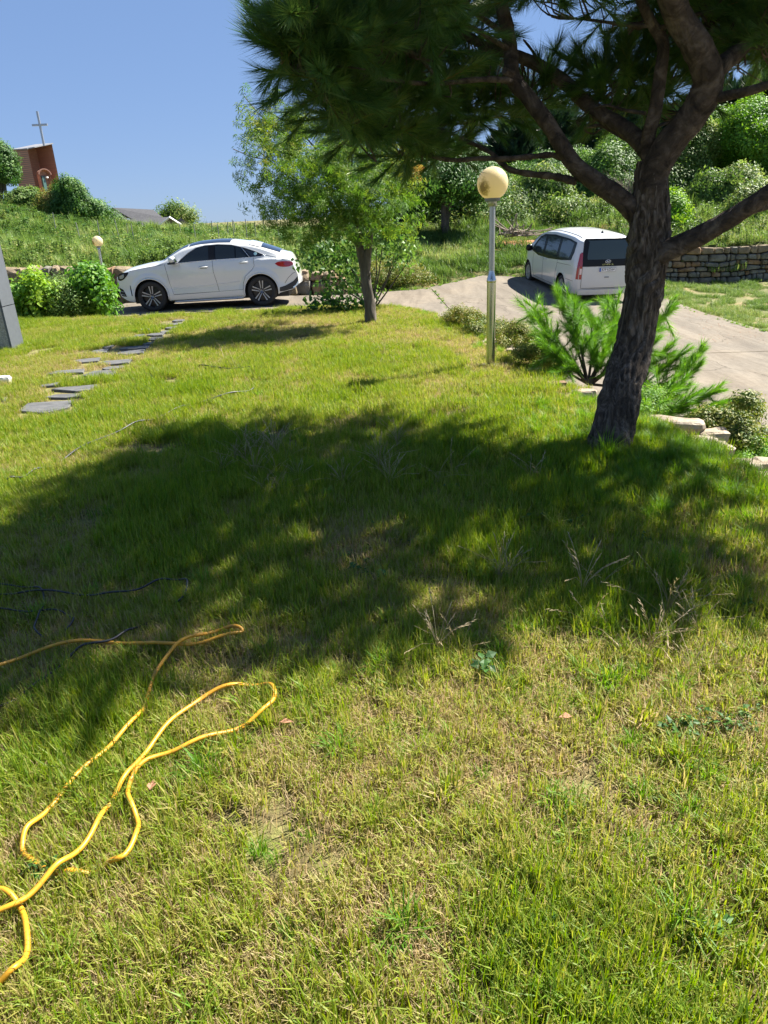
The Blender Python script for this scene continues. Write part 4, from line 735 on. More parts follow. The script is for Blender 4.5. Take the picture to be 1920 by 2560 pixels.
# dressed random rubble wall at right
rw = empty('rubble_wall', (0, 0, 0), label='dry stone wall of angular brown and grey blocks right of the leaning pine', cat='wall')
WM = [M['boulder2'], M['boulder'], M['boulder3'], M['boulder2'], M['boulder2']]
def wy(x): return float(Yf(np.array(x))) + .0
rows = [0]
while rows[-1] < 1.3: rows.append(rows[-1] + random.uniform(.17, .34))
nr = len(rows) - 1; x0w, x1w = 9.3, 19.5
edges = []
for i in range(nr):
    e = [x0w]
    while e[-1] < x1w: e.append(e[-1] + random.choice((.16, .24, .34, .45, .6)) * random.uniform(.8, 1.2))
    edges.append(e)
for i in range(nr):
    e = edges[i]
    for j in range(len(e) - 1):
        a, b_ = e[j], e[j + 1]; z0, z1 = rows[i] / rows[-1] * 1.28, rows[i + 1] / rows[-1] * 1.28; zw = lambda xx, r_: .16 * (float(vn(xx, r_ * 3.7, .8, 4)) - .5) * (0 < r_ < nr); jt = lambda: random.uniform(-.045, .045)
        w_ = b_ - a; hh = z1 - z0; g_ = .012
        # an uneven six to eight sided face
        z0a, z0b, z1a, z1b = z0 + zw(a, i), z0 + zw(b_, i), z1 + zw(a, i + 1), z1 + zw(b_, i + 1); hh = min(z1a - z0a, z1b - z0b); sl = random.uniform(-.04, .04)
        poly = [(a + g_ + w_ * .12 * random.random() + sl, z0a + g_), (b_ - g_ - w_ * .15 * random.random() + sl, z0b + g_), (b_ - g_, z0b + hh * .25), (b_ - g_, z0b + hh * random.uniform(.6, .85)), (b_ - g_ - w_ * random.uniform(.03, .2), z1b - g_), (a + g_ + w_ * random.uniform(.03, .2), z1a - g_), (a + g_, z0a + hh * random.uniform(.6, .8)), (a + g_, z0a + hh * .22)]
        pr_ = random.uniform(-.02, .08); n_ = 8; cx = sum(p[0] for p in poly) / 8; cz = sum(p[1] for p in poly) / 8
        gz = lambda xx: float(Zr(np.array(xx), wy(xx))) - .1
        Fv = [(cx + (p[0] - cx) * .84, wy(p[0]) - .1 - pr_ + random.uniform(-.015, .015), cz + (p[1] - cz) * .84 + gz(p[0])) for p in poly]; Mv = [(p[0], wy(p[0]) - .04 - pr_, p[1] + gz(p[0])) for p in poly]; Bv = [(p[0], wy(p[0]) + .2, p[1] + gz(p[0])) for p in poly]
        cv = [(cx, wy(cx) - .12 - pr_, cz + gz(cx))]
        V_ = Fv + Mv + Bv + cv; F_ = [(q, (q + 1) % 8, 24) for q in range(8)] + [(8 + q, 8 + (q + 1) % 8, (q + 1) % 8, q) for q in range(8)] + [(16 + q, 16 + (q + 1) % 8, 8 + (q + 1) % 8, 8 + q) for q in range(8)]
        link('stone', mesh('stone', V_, F_), WM[random.randrange(5)], rw)
mb = MB()
for a in np.arange(x0w, x1w, .6): mb.box(a, wy(a) + .05, gz(a) - .1, a + .62, wy(a) + .35, gz(a) + 1.2)
mb.obj('backing', M['gap'], rw)
# pale ledge stones that hold the lawn edge
ed = empty('lawn_edging', (0, 0, 0), label='row of pale flat ledge stones holding the lawn edge above the drive', cat='stone edging')
for i, (px, py, z, dx, dy, dz, rz, lab) in enumerate([(1690, 1062, -.12, .26, .12, .07, -.35, 'long flat pink topped ledge stone'), (1778, 1098, -.22, .15, .12, .1, -.2, 'angular speckled white block'), (1690, 1110, -.06, .3, .1, .07, -.3, None), (1600, 1070, -.04, .12, .09, .06, .1, None), (1778, 1128, -.1, .16, .11, .08, -.15, None),
    (1840, 1175, -.1, .17, .1, .08, -.3, None), (1905, 1205, -.1, .2, .1, .08, -.35, None), (1915, 1170, -.25, .12, .1, .08, 0, None), (1392, 962, -.02, .11, .07, .04, 0, 'small rounded orange tan stone'), (1285, 880, -.03, .12, .07, .05, -.3, None), (1230, 868, -.05, .1, .07, .05, 0, None), (1340, 930, -.04, .1, .07, .05, 0, None), (1950, 1240, -.1, .2, .12, .1, -.4, None), (1990, 1300, -.1, .2, .12, .1, -.4, None), (1460, 985, -.08, .13, .08, .06, 0, None), (1195, 845, -.06, .12, .08, .05, 0, None)]):
    stone('edging_stone', tuple(P(px, py, z)), (dx * .82, dy * .8, dz * .8), M['ledge'] if i != 8 else M['boulder3'], ed, 90 + i, rz, 3, .1, lab)
for i, yy in enumerate(np.arange(8.2, 13, .42)):
    xe_ = float(np.interp(yy, [p[1] for p in LAWN[1:10]], [p[0] for p in LAWN[1:10]])); stone('edging_stone', (xe_ + .12, yy, -.16), (.16, .2, .1), M['ledge'], ed, 200 + i, random.uniform(-.2, .2), 2, .1)
# ------------------------------------------------------------------ globe lamps
M['steel'] = plain('polished_stainless', (.5, .5, .49), .2, 1)
M['steel2'] = ramped('brushed_aluminium', [(.3, (.35, .36, .37)), (.7, (.5, .51, .52))], 30, .35, 4, .1, 60, .002, (1, 1, .05)); M['steel2'].node_tree.nodes['Principled BSDF'].inputs['Metallic'].default_value = .8
M['greypl'] = plain('grey_lamp_collar', (.2, .21, .22), .6, var=.15)
m, n, b, o = newmat('aged_lamp_globe'); b.inputs['Roughness'].default_value = .3; b.inputs['Subsurface Weight'].default_value = .25; b.inputs['Subsurface Radius'].default_value = (.05, .04, .02)
tc = n.nodes.new('ShaderNodeTexCoord'); sx = n.nodes.new('ShaderNodeSeparateXYZ'); n.links.new(tc.outputs['Object'], sx.inputs[0])
g1 = n.nodes.new('ShaderNodeTexGradient'); g1.gradient_type = 'SPHERICAL'; mp = n.nodes.new('ShaderNodeMapping'); mp.inputs['Location'].default_value = (.95, .75, .25); mp.inputs['Scale'].default_value = (8, 6.5, 5.2); n.links.new(tc.outputs['Object'], mp.inputs[0]); n.links.new(mp.outputs[0], g1.inputs[0])
mu = n.nodes.new('ShaderNodeMath'); mu.operation = 'MULTIPLY'; n.links.new(g1.outputs['Fac'], mu.inputs[0]); nz_ = noise(n, 22, 8, .75); m4 = n.nodes.new('ShaderNodeMath'); m4.operation = 'MULTIPLY'; m4.inputs[1].default_value = 2.6; n.links.new(nz_, m4.inputs[0]); n.links.new(m4.outputs[0], mu.inputs[1])
n.links.new(ramp(n, mu.outputs[0], [(.0, (.82, .72, .47)), (.5, (.78, .67, .42)), (.8, (.36, .3, .12)), (1, (.18, .14, .06))]), b.inputs['Base Color']); M['globe'] = m
tl = n.nodes.new('ShaderNodeBsdfTranslucent'); ms = n.nodes.new('ShaderNodeMixShader'); ms.inputs[0].default_value = .45; n.links.new(b.inputs['Base Color'].links[0].from_socket, tl.inputs[0]); n.links.new(b.outputs[0], ms.inputs[1]); n.links.new(tl.outputs[0], ms.inputs[2]); n.links.new(ms.outputs[0], o.inputs[0])
def lamp(loc, h, label, tilt=(0, 0)):
    t = empty('globe_lamp', loc, label=label, cat='lamp', group='globe lamps of the garden'); t.rotation_euler = (tilt[0], tilt[1], 0); R_ = .155
    def part(nm, prof, mt, seg=32, par=t):
        q = MB(); q.lathe(prof, seg); return q.obj(nm, M[mt], par, True)
    zc = h - R_
    g = part('glass_globe', [(R_ * math.sin(a), -R_ * math.cos(a)) for a in np.linspace(.42, PI, 26)], 'globe', 40); g.location = (0, 0, zc)
    zb = zc - R_ * math.cos(.42)
    part('collar', [(0, zb + .012), (.075, zb + .012), (.078, zb), (.078, zb - .022), (.07, zb - .026), (0, zb - .026)], 'greypl')
    part('socket', [(.045, zb - .026), (.045, zb - .07), (.0, zb - .07)], 'steel2')
    part('pole', [(.03, zb - .07), (.03, .98)], 'steel2'); part('reducer', [(.031, 1.0), (.033, .97), (.046, .92), (.05, .90), (.05, .885), (.047, .88)], 'steel')
    part('base_tube', [(.047, .882), (.047, -.6)], 'steel'); part('base_plate', [(0, .012), (.1, .012), (.1, -.02)], 'greypl')
    q = MB(); q.lathe([(0, .003), (.005, .003), (.005, 0)], 8); s_ = q.obj('screw', M['gap'], t); s_.location = (.018, -.0425, zb - .05); s_.rotation_euler = (PI / 2, 0, .35)
lp_ = P(1226, 915, 0); lamp((lp_[0], lp_[1], H1(lp_[0], lp_[1]) + .0), 1.985, 'stained cream globe lamp on a polished steel post beside the azalea hedge')
l1 = PY(262, 700, 23.0); lamp((l1[0], l1[1], .12 if True else 0), 1.27, 'distant cream globe lamp rising from the boulder wall left of the white car')
# ------------------------------------------------------------------ hoses and cables
M['yhose'] = ramped('yellow_hose', [(.3, (.28, .15, .03)), (.42, (.5, .24, .015)), (.65, (.62, .31, .018))], 14, .45, 8, .0, spec=.5)
M['bhose'] = plain('black_hose', (.012, .013, .018), .45)
def hose(name, px, z, r, mat, lab, cat_, wob=.008, ground=0):
    g = [P(a, b_, z if not isinstance(z, (list, tuple)) else z[i]) for i, (a, b_) in enumerate(px)]; p = crom(g, 14); ker = np.hanning(17); ker /= ker.sum(); p = np.stack([np.convolve(np.pad(p[:, q_], 8, 'edge'), ker, 'valid') for q_ in range(3)], 1)
    p[:, 2] = p[:, 2] + wob * np.sin(np.arange(len(p)) * .21) + wob * .6 * np.sin(np.arange(len(p)) * .083 + 1)
    v, f = tube(p, r, 12); o = link(name, mesh(name, v, f), mat, None, True, label=lab, cat=cat_); return o
yh = [(-120, 1720), (0, 1665), (100, 1622), (220, 1600), (330, 1604), (420, 1613), (500, 1606), (570, 1590), (606, 1572), (590, 1566), (540, 1574), (480, 1596), (430, 1620), (398, 1668), (370, 1725), (352, 1780), (300, 1838), (240, 1895), (170, 1965), (100, 2035), (62, 2078), (55, 2125), (85, 2160), (130, 2176), (180, 2180), (230, 2176), (270, 2162), (305, 2140), (338, 2100), (346, 2060), (332, 2015), (318, 1980), (330, 1940), (380, 1898), (450, 1868), (530, 1838), (610, 1808), (660, 1775), (686, 1740), (680, 1718), (640, 1708), (580, 1712), (510, 1735), (440, 1795), (380, 1860), (330, 1920), (290, 1975), (262, 2020), (232, 2080), (180, 2140), (130, 2180), (60, 2240), (0, 2278), (-120, 2300), (-140, 2240), (-60, 2225), (10, 2228), (45, 2255), (65, 2310), (68, 2370), (45, 2420), (0, 2455), (-90, 2500)]
hz = [.046 + .008 * math.sin(i_ * 1.7) for i_ in range(len(yh))]; 
for i in (8, 9): hz[i] = .05
for i in (22, 23, 24, 25, 26): hz[i] = .018
for i in (11, 12): hz[i] = .06
for i in (50, 51): hz[i] = .062
hose('garden_hose', yh, hz, .0072, M['yhose'], 'yellow garden hose looped over the grass at lower left', 'hose')
hose('black_cable', [(-60, 1492), (0, 1488), (60, 1477), (150, 1478), (230, 1484), (290, 1484), (350, 1470), (400, 1452), (440, 1444), (468, 1450), (462, 1480), (440, 1512)], .05, .0045, M['bhose'], 'long black cable across the shaded grass at left', 'cable')
hose('black_cable', [(-60, 1466), (20, 1464), (80, 1466), (106, 1475), (108, 1510), (100, 1535), (86, 1560), (90, 1580), (108, 1588)], .048, .004, M['bhose'], 'black cable dropping in a hook beside the bare spot at left', 'cable')
hose('black_cable', [(-60, 1526), (20, 1525), (90, 1526), (150, 1526), (180, 1540), (184, 1556), (160, 1575)], .042, .004, M['bhose'], 'black cable end curled to the right of the hooked cable', 'cable')
hose('black_hose', [(-60, 1800), (0, 1768), (60, 1730), (110, 1695), (170, 1640), (215, 1615), (280, 1597), (320, 1580), (360, 1555), (400, 1535)], [.035] * 4 + [.04, .055, .062, .05, .035, .03], .005, M['bhose'], 'black hose running diagonally and crossing over the yellow hose', 'hose')
hose('drip_line', [(18, 1201), (40, 1196), (70, 1182), (100, 1170), (150, 1150), (215, 1115), (300, 1075), (345, 1057), (390, 1042), (440, 1022), (490, 1005), (560, 990), (610, 978), (635, 970)], .036, .0075, M['bhose'], 'dark drip line half sunk in the sunny lawn', 'drip line', .012)
hose('drip_line', [(495, 914), (530, 917), (590, 920), (640, 916), (680, 916)], .03, .007, M['bhose'], 'short dark drip line end far out on the sunny lawn below the maple shadow', 'drip line', .008)
hose('dark_cable', [(430, 778), (500, 781), (560, 776), (585, 778)], .03, .008, M['bhose'], 'thin dark hose at the far lawn edge below the white car', 'hose', .01)
# ------------------------------------------------------------------ granite pillar, marble piece
M['granite'] = ramped('speckled_granite', [(.35, (.18, .165, .15)), (.5, (.33, .31, .28)), (.65, (.45, .42, .38))], 60, .7, 6, .1, 80, .003)
M['darkclad'] = plain('dark_grey_cladding', (.085, .095, .11), .55, var=.1, vs=20)
gp = empty('granite_pillar', (0, 0, 0), label='granite faced pillar with dark grey metal edge at the left border', cat='pillar')
a_ = P(33, 876, 0); mb = MB(); zj = .62
mb.box(a_[0] - 1.6, a_[1], -.1, a_[0] - .03, a_[1] + .36, zj - .004); mb.box(a_[0] - 1.6, a_[1], zj + .004, a_[0] - .03, a_[1] + .36, 2.6); mb.obj('granite_slab', M['granite'], gp)
mb = MB(); mb.box(a_[0] - .029, a_[1] - .012, -.1, a_[0] + .0, a_[1] + .37, zj - .006); mb.obj('dark_trim', M['darkclad'], gp)
mb = MB(); mb.box(a_[0] - .029, a_[1] - .012, zj + .006, a_[0] + .0, a_[1] + .37, 2.6); mb.obj('dark_trim', M['darkclad'], gp)
mk = P(2, 958, 0); stone('marble_block', (mk[0], mk[1], .03), (.12, .06, .05), plain('white_marble', (.7, .68, .62), .5, var=.05), None, 400, .2, 2, .05); tag(bpy.data.objects['marble_block'], 'small white marble block at the left edge of the lawn', 'stone block')
# ------------------------------------------------------------------ brick bell tower with cross
m, n, b, o = newmat('red_brick'); b.inputs['Roughness'].default_value = .85
bt_ = n.nodes.new('ShaderNodeTexBrick'); tc = n.nodes.new('ShaderNodeTexCoord'); mp = n.nodes.new('ShaderNodeMapping'); mp.inputs['Rotation'].default_value = (PI / 2, 0, 0); n.links.new(tc.outputs['Object'], mp.inputs[0]); n.links.new(mp.outputs[0], bt_.inputs[0])
bt_.inputs['Scale'].default_value = 1; bt_.inputs['Brick Width'].default_value = .3; bt_.inputs['Row Height'].default_value = .1; bt_.inputs['Mortar Size'].default_value = .012
bt_.inputs['Color1'].default_value = (.44, .22, .16, 1); bt_.inputs['Color2'].default_value = (.34, .165, .12, 1); bt_.inputs['Mortar'].default_value = (.19, .13, .1, 1); n.links.new(bt_.outputs[0], b.inputs['Base Color']); M['brick'] = m
M['darkbrick'] = plain('dark_brick_trim', (.13, .06, .045), .85, var=.2, vs=6)
yt = 90.0; A_ = PY(69, 374, yt); Bq = PY(124, 353, yt); wT = (Bq[0] - A_[0]) / .76; zb_ = .4
TR = RAD(62)
tw = empty('brick_tower', (A_[0], yt, 0), TR, label='red brick church tower with sloping roof on the hill at left', cat='tower')
hA, hB = A_[2], Bq[2]; dT = 2.8; lx = 0
V_ = [(0, 0, zb_), (wT, 0, zb_), (wT, dT, zb_), (lx, dT, zb_), (0, 0, hA), (wT, 0, hB), (wT, dT, hB + .1), (lx, dT, hA + .1)]
ar = []; cx0, hw, zA0, zA1 = wT * .47, .75, hA - 7.5, hA - 2.5
for t_ in np.linspace(0, PI, 12): ar.append((cx0 + hw * math.cos(t_), zA1 + hw * .7 * math.sin(t_)))
nic = [(cx0 + hw, zA0)] + ar + [(cx0 - hw, zA0)]
mb = MB(); mb.add(V_, [(1, 2, 6, 5), (2, 3, 7, 6), (3, 0, 4, 7)]); outer = [Vector((0, zb_)), Vector((wT, zb_)), Vector((wT, hB)), Vector((0, hA))]
r_ = geometry.delaunay_2d_cdt(outer + [Vector(p) for p in nic], [], [[0, 1, 2, 3], list(range(4, 4 + len(nic)))], 3, 1e-5)
vv = [(p[0], 0, p[1]) for p in r_[0]]; ff = [f for f in r_[2] if not inpoly(nic, np.array([np.mean([vv[i][0] for i in f])]), np.array([np.mean([vv[i][2] for i in f])]))[0]]
mb.add(vv, ff); mb.add([(p[0], q, p[1]) for p in nic for q in (0, .45)], [(2 * i, 2 * i + 1, 2 * i + 3, 2 * i + 2) for i in range(len(nic) - 1)]); mb.add([(p[0], .45, p[1]) for p in nic], [tuple(range(len(nic)))]); mb.obj('brick_shaft', M['brick'], tw)
mb = MB()
for i in range(len(ar) - 1): 
    a, c = ar[i], ar[i + 1]; k1 = 1.22; mb.add([(cx0 + (q[0] - cx0) * s_, -.05, zA1 + (q[1] - zA1) * s_) for q in (a, c) for s_ in (1, k1)] + [(cx0 + (q[0] - cx0) * s_, .02, zA1 + (q[1] - zA1) * s_) for q in (a, c) for s_ in (1, k1)], [(0, 1, 3, 2), (1, 5, 7, 3), (4, 0, 2, 6)])
mb.obj('arch_band', M['darkbrick'], tw)
mb = MB(); mb.box(cx0 - .28, .38, zA0, cx0 + .28, .43, zA1 - .1); fr = mb.obj('window', plain('bronze_frame', (.07, .08, .07), .5), tw); mb = MB(); mb.box(cx0 - .2, .33, zA0 + .1, cx0 + .2, .39, zA1 - .2); mb.obj('pane', glassy('green_glass', (.06, .12, .1)), fr)
mb = MB(); mb.box(cx0 + .25, .1, zA1 - .35, cx0 + .5, .4, zA1 - .2); mb.obj('ledge_light', plain('white_fixture', (.7, .7, .68), .5), tw)
M['greyroof'] = ramped('grey_shingles', [(.3, (.035, .035, .038)), (.7, (.085, .085, .09))], 6, .85, 8, .3, 20)
M['whitetrim'] = plain('white_trim', (.72, .72, .7), .5)
mb = MB(); mb.add([(-.1, -.12, hA + .02), (wT + .1, -.12, hB + .02), (wT + .1, dT, hB + .12), (-.1, dT, hA + .12), (-.1, -.12, hA + .12), (wT + .1, -.12, hB + .12), (wT + .1, dT, hB + .22), (-.1, dT, hA + .22)], [(0, 3, 2, 1), (4, 5, 6, 7), (0, 1, 5, 4), (1, 2, 6, 5), (2, 3, 7, 6), (3, 0, 4, 7)]); mb.obj('roof', plain('pale_metal_roof', (.22, .22, .23), .5), tw)
ct = PY(87, 278, yt + 1); cbx = PY(107, 352, yt + 1); xc = (cbx[0] - A_[0]); mb = MB(); mb.box(xc - .1, 1, hA + .4, xc + .1, 1.2, ct[2]); arm = ct[2] - 1.35; mb.box(xc - .85, .98, arm - .1, xc - .101, 1.22, arm + .1); mb.box(xc + .101, .98, arm - .1, xc + .85, 1.22, arm + .1)
tag(mb.obj('cross', M['steel2'], None), 'tall plain steel cross on top of the brick tower', 'cross'); bpy.data.objects['cross'].location = (A_[0], yt, 0)
# ------------------------------------------------------------------ house with grey roofs
hs_ = empty('house', (0, 0, 0), label='low house with dark grey shingle roofs and a white edged gable', cat='house'); yh_ = 74.0
def hp(px, py, dy=0): return tuple(PY(px, py, yh_ + dy))
def plate(nm, q, mt, th=.12, par=hs_):
    q = [Vector(p) for p in q]; nn_ = (q[1] - q[0]).cross(q[2] - q[0]).normalized(); nn_ = nn_ if nn_.z > 0 else -nn_; lo = [p - nn_ * th for p in q]; n_ = len(q)
    return link(nm, mesh(nm, q + lo, [tuple(range(n_)), tuple(range(2 * n_ - 1, n_ - 1, -1))] + [(i, n_ + i, n_ + (i + 1) % n_, (i + 1) % n_) for i in range(n_)]), mt, par)
plate('roof', [hp(281, 519, 5), hp(383, 524, 5), hp(406, 543, 0), hp(334, 550, 0)], M['greyroof'])
plate('roof', [hp(281, 519, 5), hp(383, 524, 5), hp(360, 545, 10), hp(262, 540, 10)], M['greyroof'])
plate('roof', [hp(248, 526, 1), hp(288, 527, 1), hp(330, 554, -3), hp(270, 554, -3)], M['greyroof'])
plate('roof', [hp(322, 549, -1), hp(425, 542, -1), hp(398, 566, -5), hp(330, 575, -5)], M['greyroof'])
plate('roof', [hp(425, 542, -1), hp(456, 562, -1), hp(455, 562, -5.2), hp(424, 543, -5.2)], M['greyroof'])
mb = MB(); mb.tube([hp(400, 563, -5.3), hp(424, 543, -5.3), hp(453, 562, -5.3)], .1, 4); mb.obj('gable_trim', M['whitetrim'], hs_); mb = MB(); mb.tube([hp(334, 551, -.2), hp(362, 549, -.2)], .07, 4); mb.obj('eave_trim', M['whitetrim'], hs_)
w_m = plain('dark_wall_grey', (.16, .14, .12), .8, var=.1)  # even dark grey for the house walls, slight random tone
q = [hp(402, 566, -5), hp(424, 545, -5), hp(452, 564, -5)]; g0 = 1.0
link('gable_wall', mesh('gable_wall', [q[0], q[1], q[2], (q[2][0], q[2][1], g0), (q[0][0], q[0][1], g0)] + [(p[0], p[1] + 4, p[2]) for p in (q[0], q[1], q[2])] + [(q[2][0], q[2][1] + 4, g0), (q[0][0], q[0][1] + 4, g0)], [(0, 1, 2, 3, 4), (5, 9, 8, 7, 6), (0, 4, 9, 5), (2, 7, 8, 3)]), w_m, hs_)
a = hp(262, 552, 0); c = hp(400, 552, 0); mb = MB(); mb.box(a[0], yh_ - 2.2, .8, c[0], yh_ + 9, min(a[2], c[2]) - .15); mb.obj('wall', w_m, hs_)
# vineyard posts and vines
M['post'] = plain('grey_post', (.2, .2, .19), .7)
pm = MB(); pm.tube([(0, 0, -.2), (0, 0, 1.0), (0, 0, 1.4)], .018, 6); pme = mesh('vineyard_post', pm.v, pm.f)
VPX = (250, 300, 322, 335, 455, 490, 533, 548, 570, 585, 592, 618, 640, 662, 700, 145, 202); ORD = 'first second third fourth fifth sixth seventh eighth ninth tenth eleventh twelfth thirteenth fourteenth fifteenth sixteenth seventeenth'.split()
for i, px in enumerate(VPX):
    yy = 32 + (i * 5) % 11; c = PY(px, 600, yy); o_ = link('vineyard_post', pme if i == 0 else pme, M['post'] if i == 0 else None, None, label='thin grey vine stake, %s from the left along the bank behind the white car' % ORD[sorted(VPX).index(px)], cat='post', group='vineyard posts'); o_.location = (c[0], yy, H1(c[0], yy)); o_.rotation_euler = (random.uniform(-.08, .08), random.uniform(-.08, .08), 0); o_.scale = (1, 1, random.uniform(.7, 1.05))
x = []; y = []
for row in np.arange(36, 60, 2.2):
    xx = np.arange(-26, 3, .45) + rng.normal(0, .15, 65)[:len(np.arange(-26, 3, .45))]; x.append(xx); y.append(np.full(len(xx), row) + rng.normal(0, .15, len(xx)))
x = np.concatenate(x); y = np.concatenate(y); vp = proto('vine_plant', plant(60, .9, .2, .7), M['broad'], None, (-9, 38, H1(-9, 38)), label='dark green vine plant in the vineyard rows', cat='vine', kind='stuff')
scatter('vineyard', np.c_[x, y, H(x, y)], zrot(len(x), .1), rng.uniform(.45, .7, len(x)), rng.random(len(x)) * .6, [vp], label='rows of dark green vines on the rise behind the white car', cat='vineyard')
# loose twigs pile and red earth strip
mb = MB()
for i in range(60):
    c = PY(random.gauss(1295, 20), 584 + random.uniform(-7, 7), 31); d_ = Vector((random.gauss(0, 1), random.gauss(0, .5), random.uniform(-.1, .6))).normalized() * random.uniform(.3, .9); mb.tube([c, c + np.array(d_)], .02, 4)
mb.obj('brush_pile', M['twig'], None, label='pile of cut grey branches beyond the van on the red earth', cat='brush pile')
RP = [(4.3, 30.3), (7, 30.0), (10.6, 30.2), (10.8, 31.9), (8, 32.5), (4.6, 32.0)]
sheet('red_earth', RP, .3, .03, ramped('red_earth', [(.3, (.22, .1, .05)), (.6, (.45, .2, .1)), (.8, (.5, .3, .18))], 3, .95, 8, .8, 14, .05), kind='structure')
xs_ = []; ys_ = []
for a_, c_, n_ in (((1.34, 14.6), (2.18, 19.2), 34), ((2.18, 19.2), (1.93, 24.8), 26), ((9.93, 15.5), (10.4, 12), 40), ((9.9, 15.6), (9.2, 24.5), 60), ((8.7, 27.2), (4, 27.3), 40), ((4, 27.3), (1.95, 25.2), 26), ((-7, 22.75), (1.9, 24.8), 60), ((1.7, 13.4), (2.3, 8.4), 60), ((2.3, 8.4), (3.1, 3.4), 60)):
    t_ = rng.random(n_) ** 1.0; xs_ += list(a_[0] + (c_[0] - a_[0]) * t_ + rng.normal(0, .05, n_)); ys_ += list(a_[1] + (c_[1] - a_[1]) * t_ + rng.normal(0, .05, n_))
xs_ = np.array(xs_); ys_ = np.array(ys_)
scatter('seam_grass', np.c_[xs_, ys_, Zr(xs_, ys_)], zrot(len(xs_), .2), rng.uniform(.4, 1.1, len(xs_)), rng.uniform(.2, 1, len(xs_)), [t1, t2, w1], label='little grass tufts growing from the joints and edges of the concrete drive', cat='grass')
# litter on the concrete, a few brown leaves on the lawn
lm = MB()
for i in range(170):
    px, py = random.uniform(1560, 1915), random.uniform(770, 850); g = P(px, py, -1.35); z_ = float(Zr(g[0], g[1])) + .016; a = random.uniform(0, 6.3); r_ = random.uniform(.012, .03)
    if not inpoly(SC, np.array([g[0]]), np.array([g[1]]))[0] and not inpoly(SB, np.array([g[0]]), np.array([g[1]]))[0]: continue
    lm.add([(g[0] + r_ * math.cos(a + t_), g[1] + r_ * math.sin(a + t_), z_ + random.uniform(0, .012)) for t_ in (0, 2, 3.4, 5)], [(0, 1, 2, 3)])
lm.obj('leaf_litter', plain('dry_leaf', (.2, .11, .06), .8), None, label='tiny brown leaf litter on the concrete near the grass verge', cat='litter', kind='stuff')
for i, (px, py) in enumerate(((700, 1805), (375, 1975), (1430, 1790))):
    g = P(px, py, .04); gl = leaf(np.zeros(3), np.array([1, .3 * i, .1]), np.array([.2, .1, 1]), .045, .03, .5); o_ = link('fallen_leaf', mesh('fallen_leaf', gl[0], gl[1]), plain('fallen_leaf_brown', (.33, .16, .09), .8), None, label=['curled brown fallen leaf right of the hose loop', 'brown fallen leaf inside the hose loops', 'reddish fallen leaf on the sunny right half of the lawn'][i], cat='leaf'); o_.location = tuple(g); o_.rotation_euler = (0, 0, i * 1.3)
# ------------------------------------------------------------------ vehicles
m, n, b, o = newmat('white_car_paint'); b.inputs['Base Color'].default_value = (.62, .63, .62, 1); b.inputs['Roughness'].default_value = .32; b.inputs['Coat Weight'].default_value = 1; b.inputs['Coat Roughness'].default_value = .03
M['white'] = m
m, n, b, o = newmat('white_van_paint'); b.inputs['Roughness'].default_value = .35; b.inputs['Coat Weight'].default_value = .9; b.inputs['Coat Roughness'].default_value = .05
tc = n.nodes.new('ShaderNodeTexCoord'); sx = n.nodes.new('ShaderNodeSeparateXYZ'); n.links.new(tc.outputs['Object'], sx.inputs[0])
mr = n.nodes.new('ShaderNodeMapRange'); mr.inputs[1].default_value = .25; mr.inputs[2].default_value = .7; mr.inputs[3].default_value = 1; mr.inputs[4].default_value = 0; n.links.new(sx.outputs[2], mr.inputs[0])
mu = n.nodes.new('ShaderNodeMath'); mu.operation = 'MULTIPLY'; n.links.new(mr.outputs[0], mu.inputs[0]); n.links.new(noise(n, 6, 8, .7), mu.inputs[1])
n.links.new(ramp(n, mu.outputs[0], [(0, (.6, .61, .6)), (.35, (.57, .56, .52)), (.7, (.38, .33, .26))]), b.inputs['Base Color']); M['vanwhite'] = m
M['cglass'] = plain('tinted_glass', (.01, .014, .016), .05, spec=.5); M['cglass2'] = glassy('dark_privacy_glass', (.006, .007, .008)); M['vglass'] = plain('grey_green_glass', (.03, .045, .042), .06, spec=.6)
M['blackgloss'] = plain('gloss_black_trim', (.006, .006, .007), .25, spec=.25); M['blackpl'] = plain('black_plastic', (.022, .023, .025), .55, bump=.1, bs=80)
M['tyre'] = plain('tyre_rubber', (.022, .022, .022), .8, bump=.3, bs=60); M['chrome'] = plain('bright_chrome', (.75, .76, .78), .1, 1); M['alloy'] = plain('machined_alloy', (.4, .41, .42), .35, .35)
M['darkalloy'] = plain('dark_alloy', (.03, .03, .034), .35, .6); M['seam'] = plain('panel_gap', (.02, .02, .02), .8); M['redlamp'] = glassy('red_lamp_lens', (.42, .008, .02), .06); M['darkred'] = glassy('smoked_red_lens', (.3, .008, .018), .06)
M['lamp'] = glassy('clear_lamp_lens', (.22, .25, .27), .05); M['white2'] = plain('white_print', (.8, .8, .8), .4); M['black2'] = plain('black_print', (.01, .01, .012), .5); M['blue2'] = plain('blue_print', (.02, .12, .5), .4)
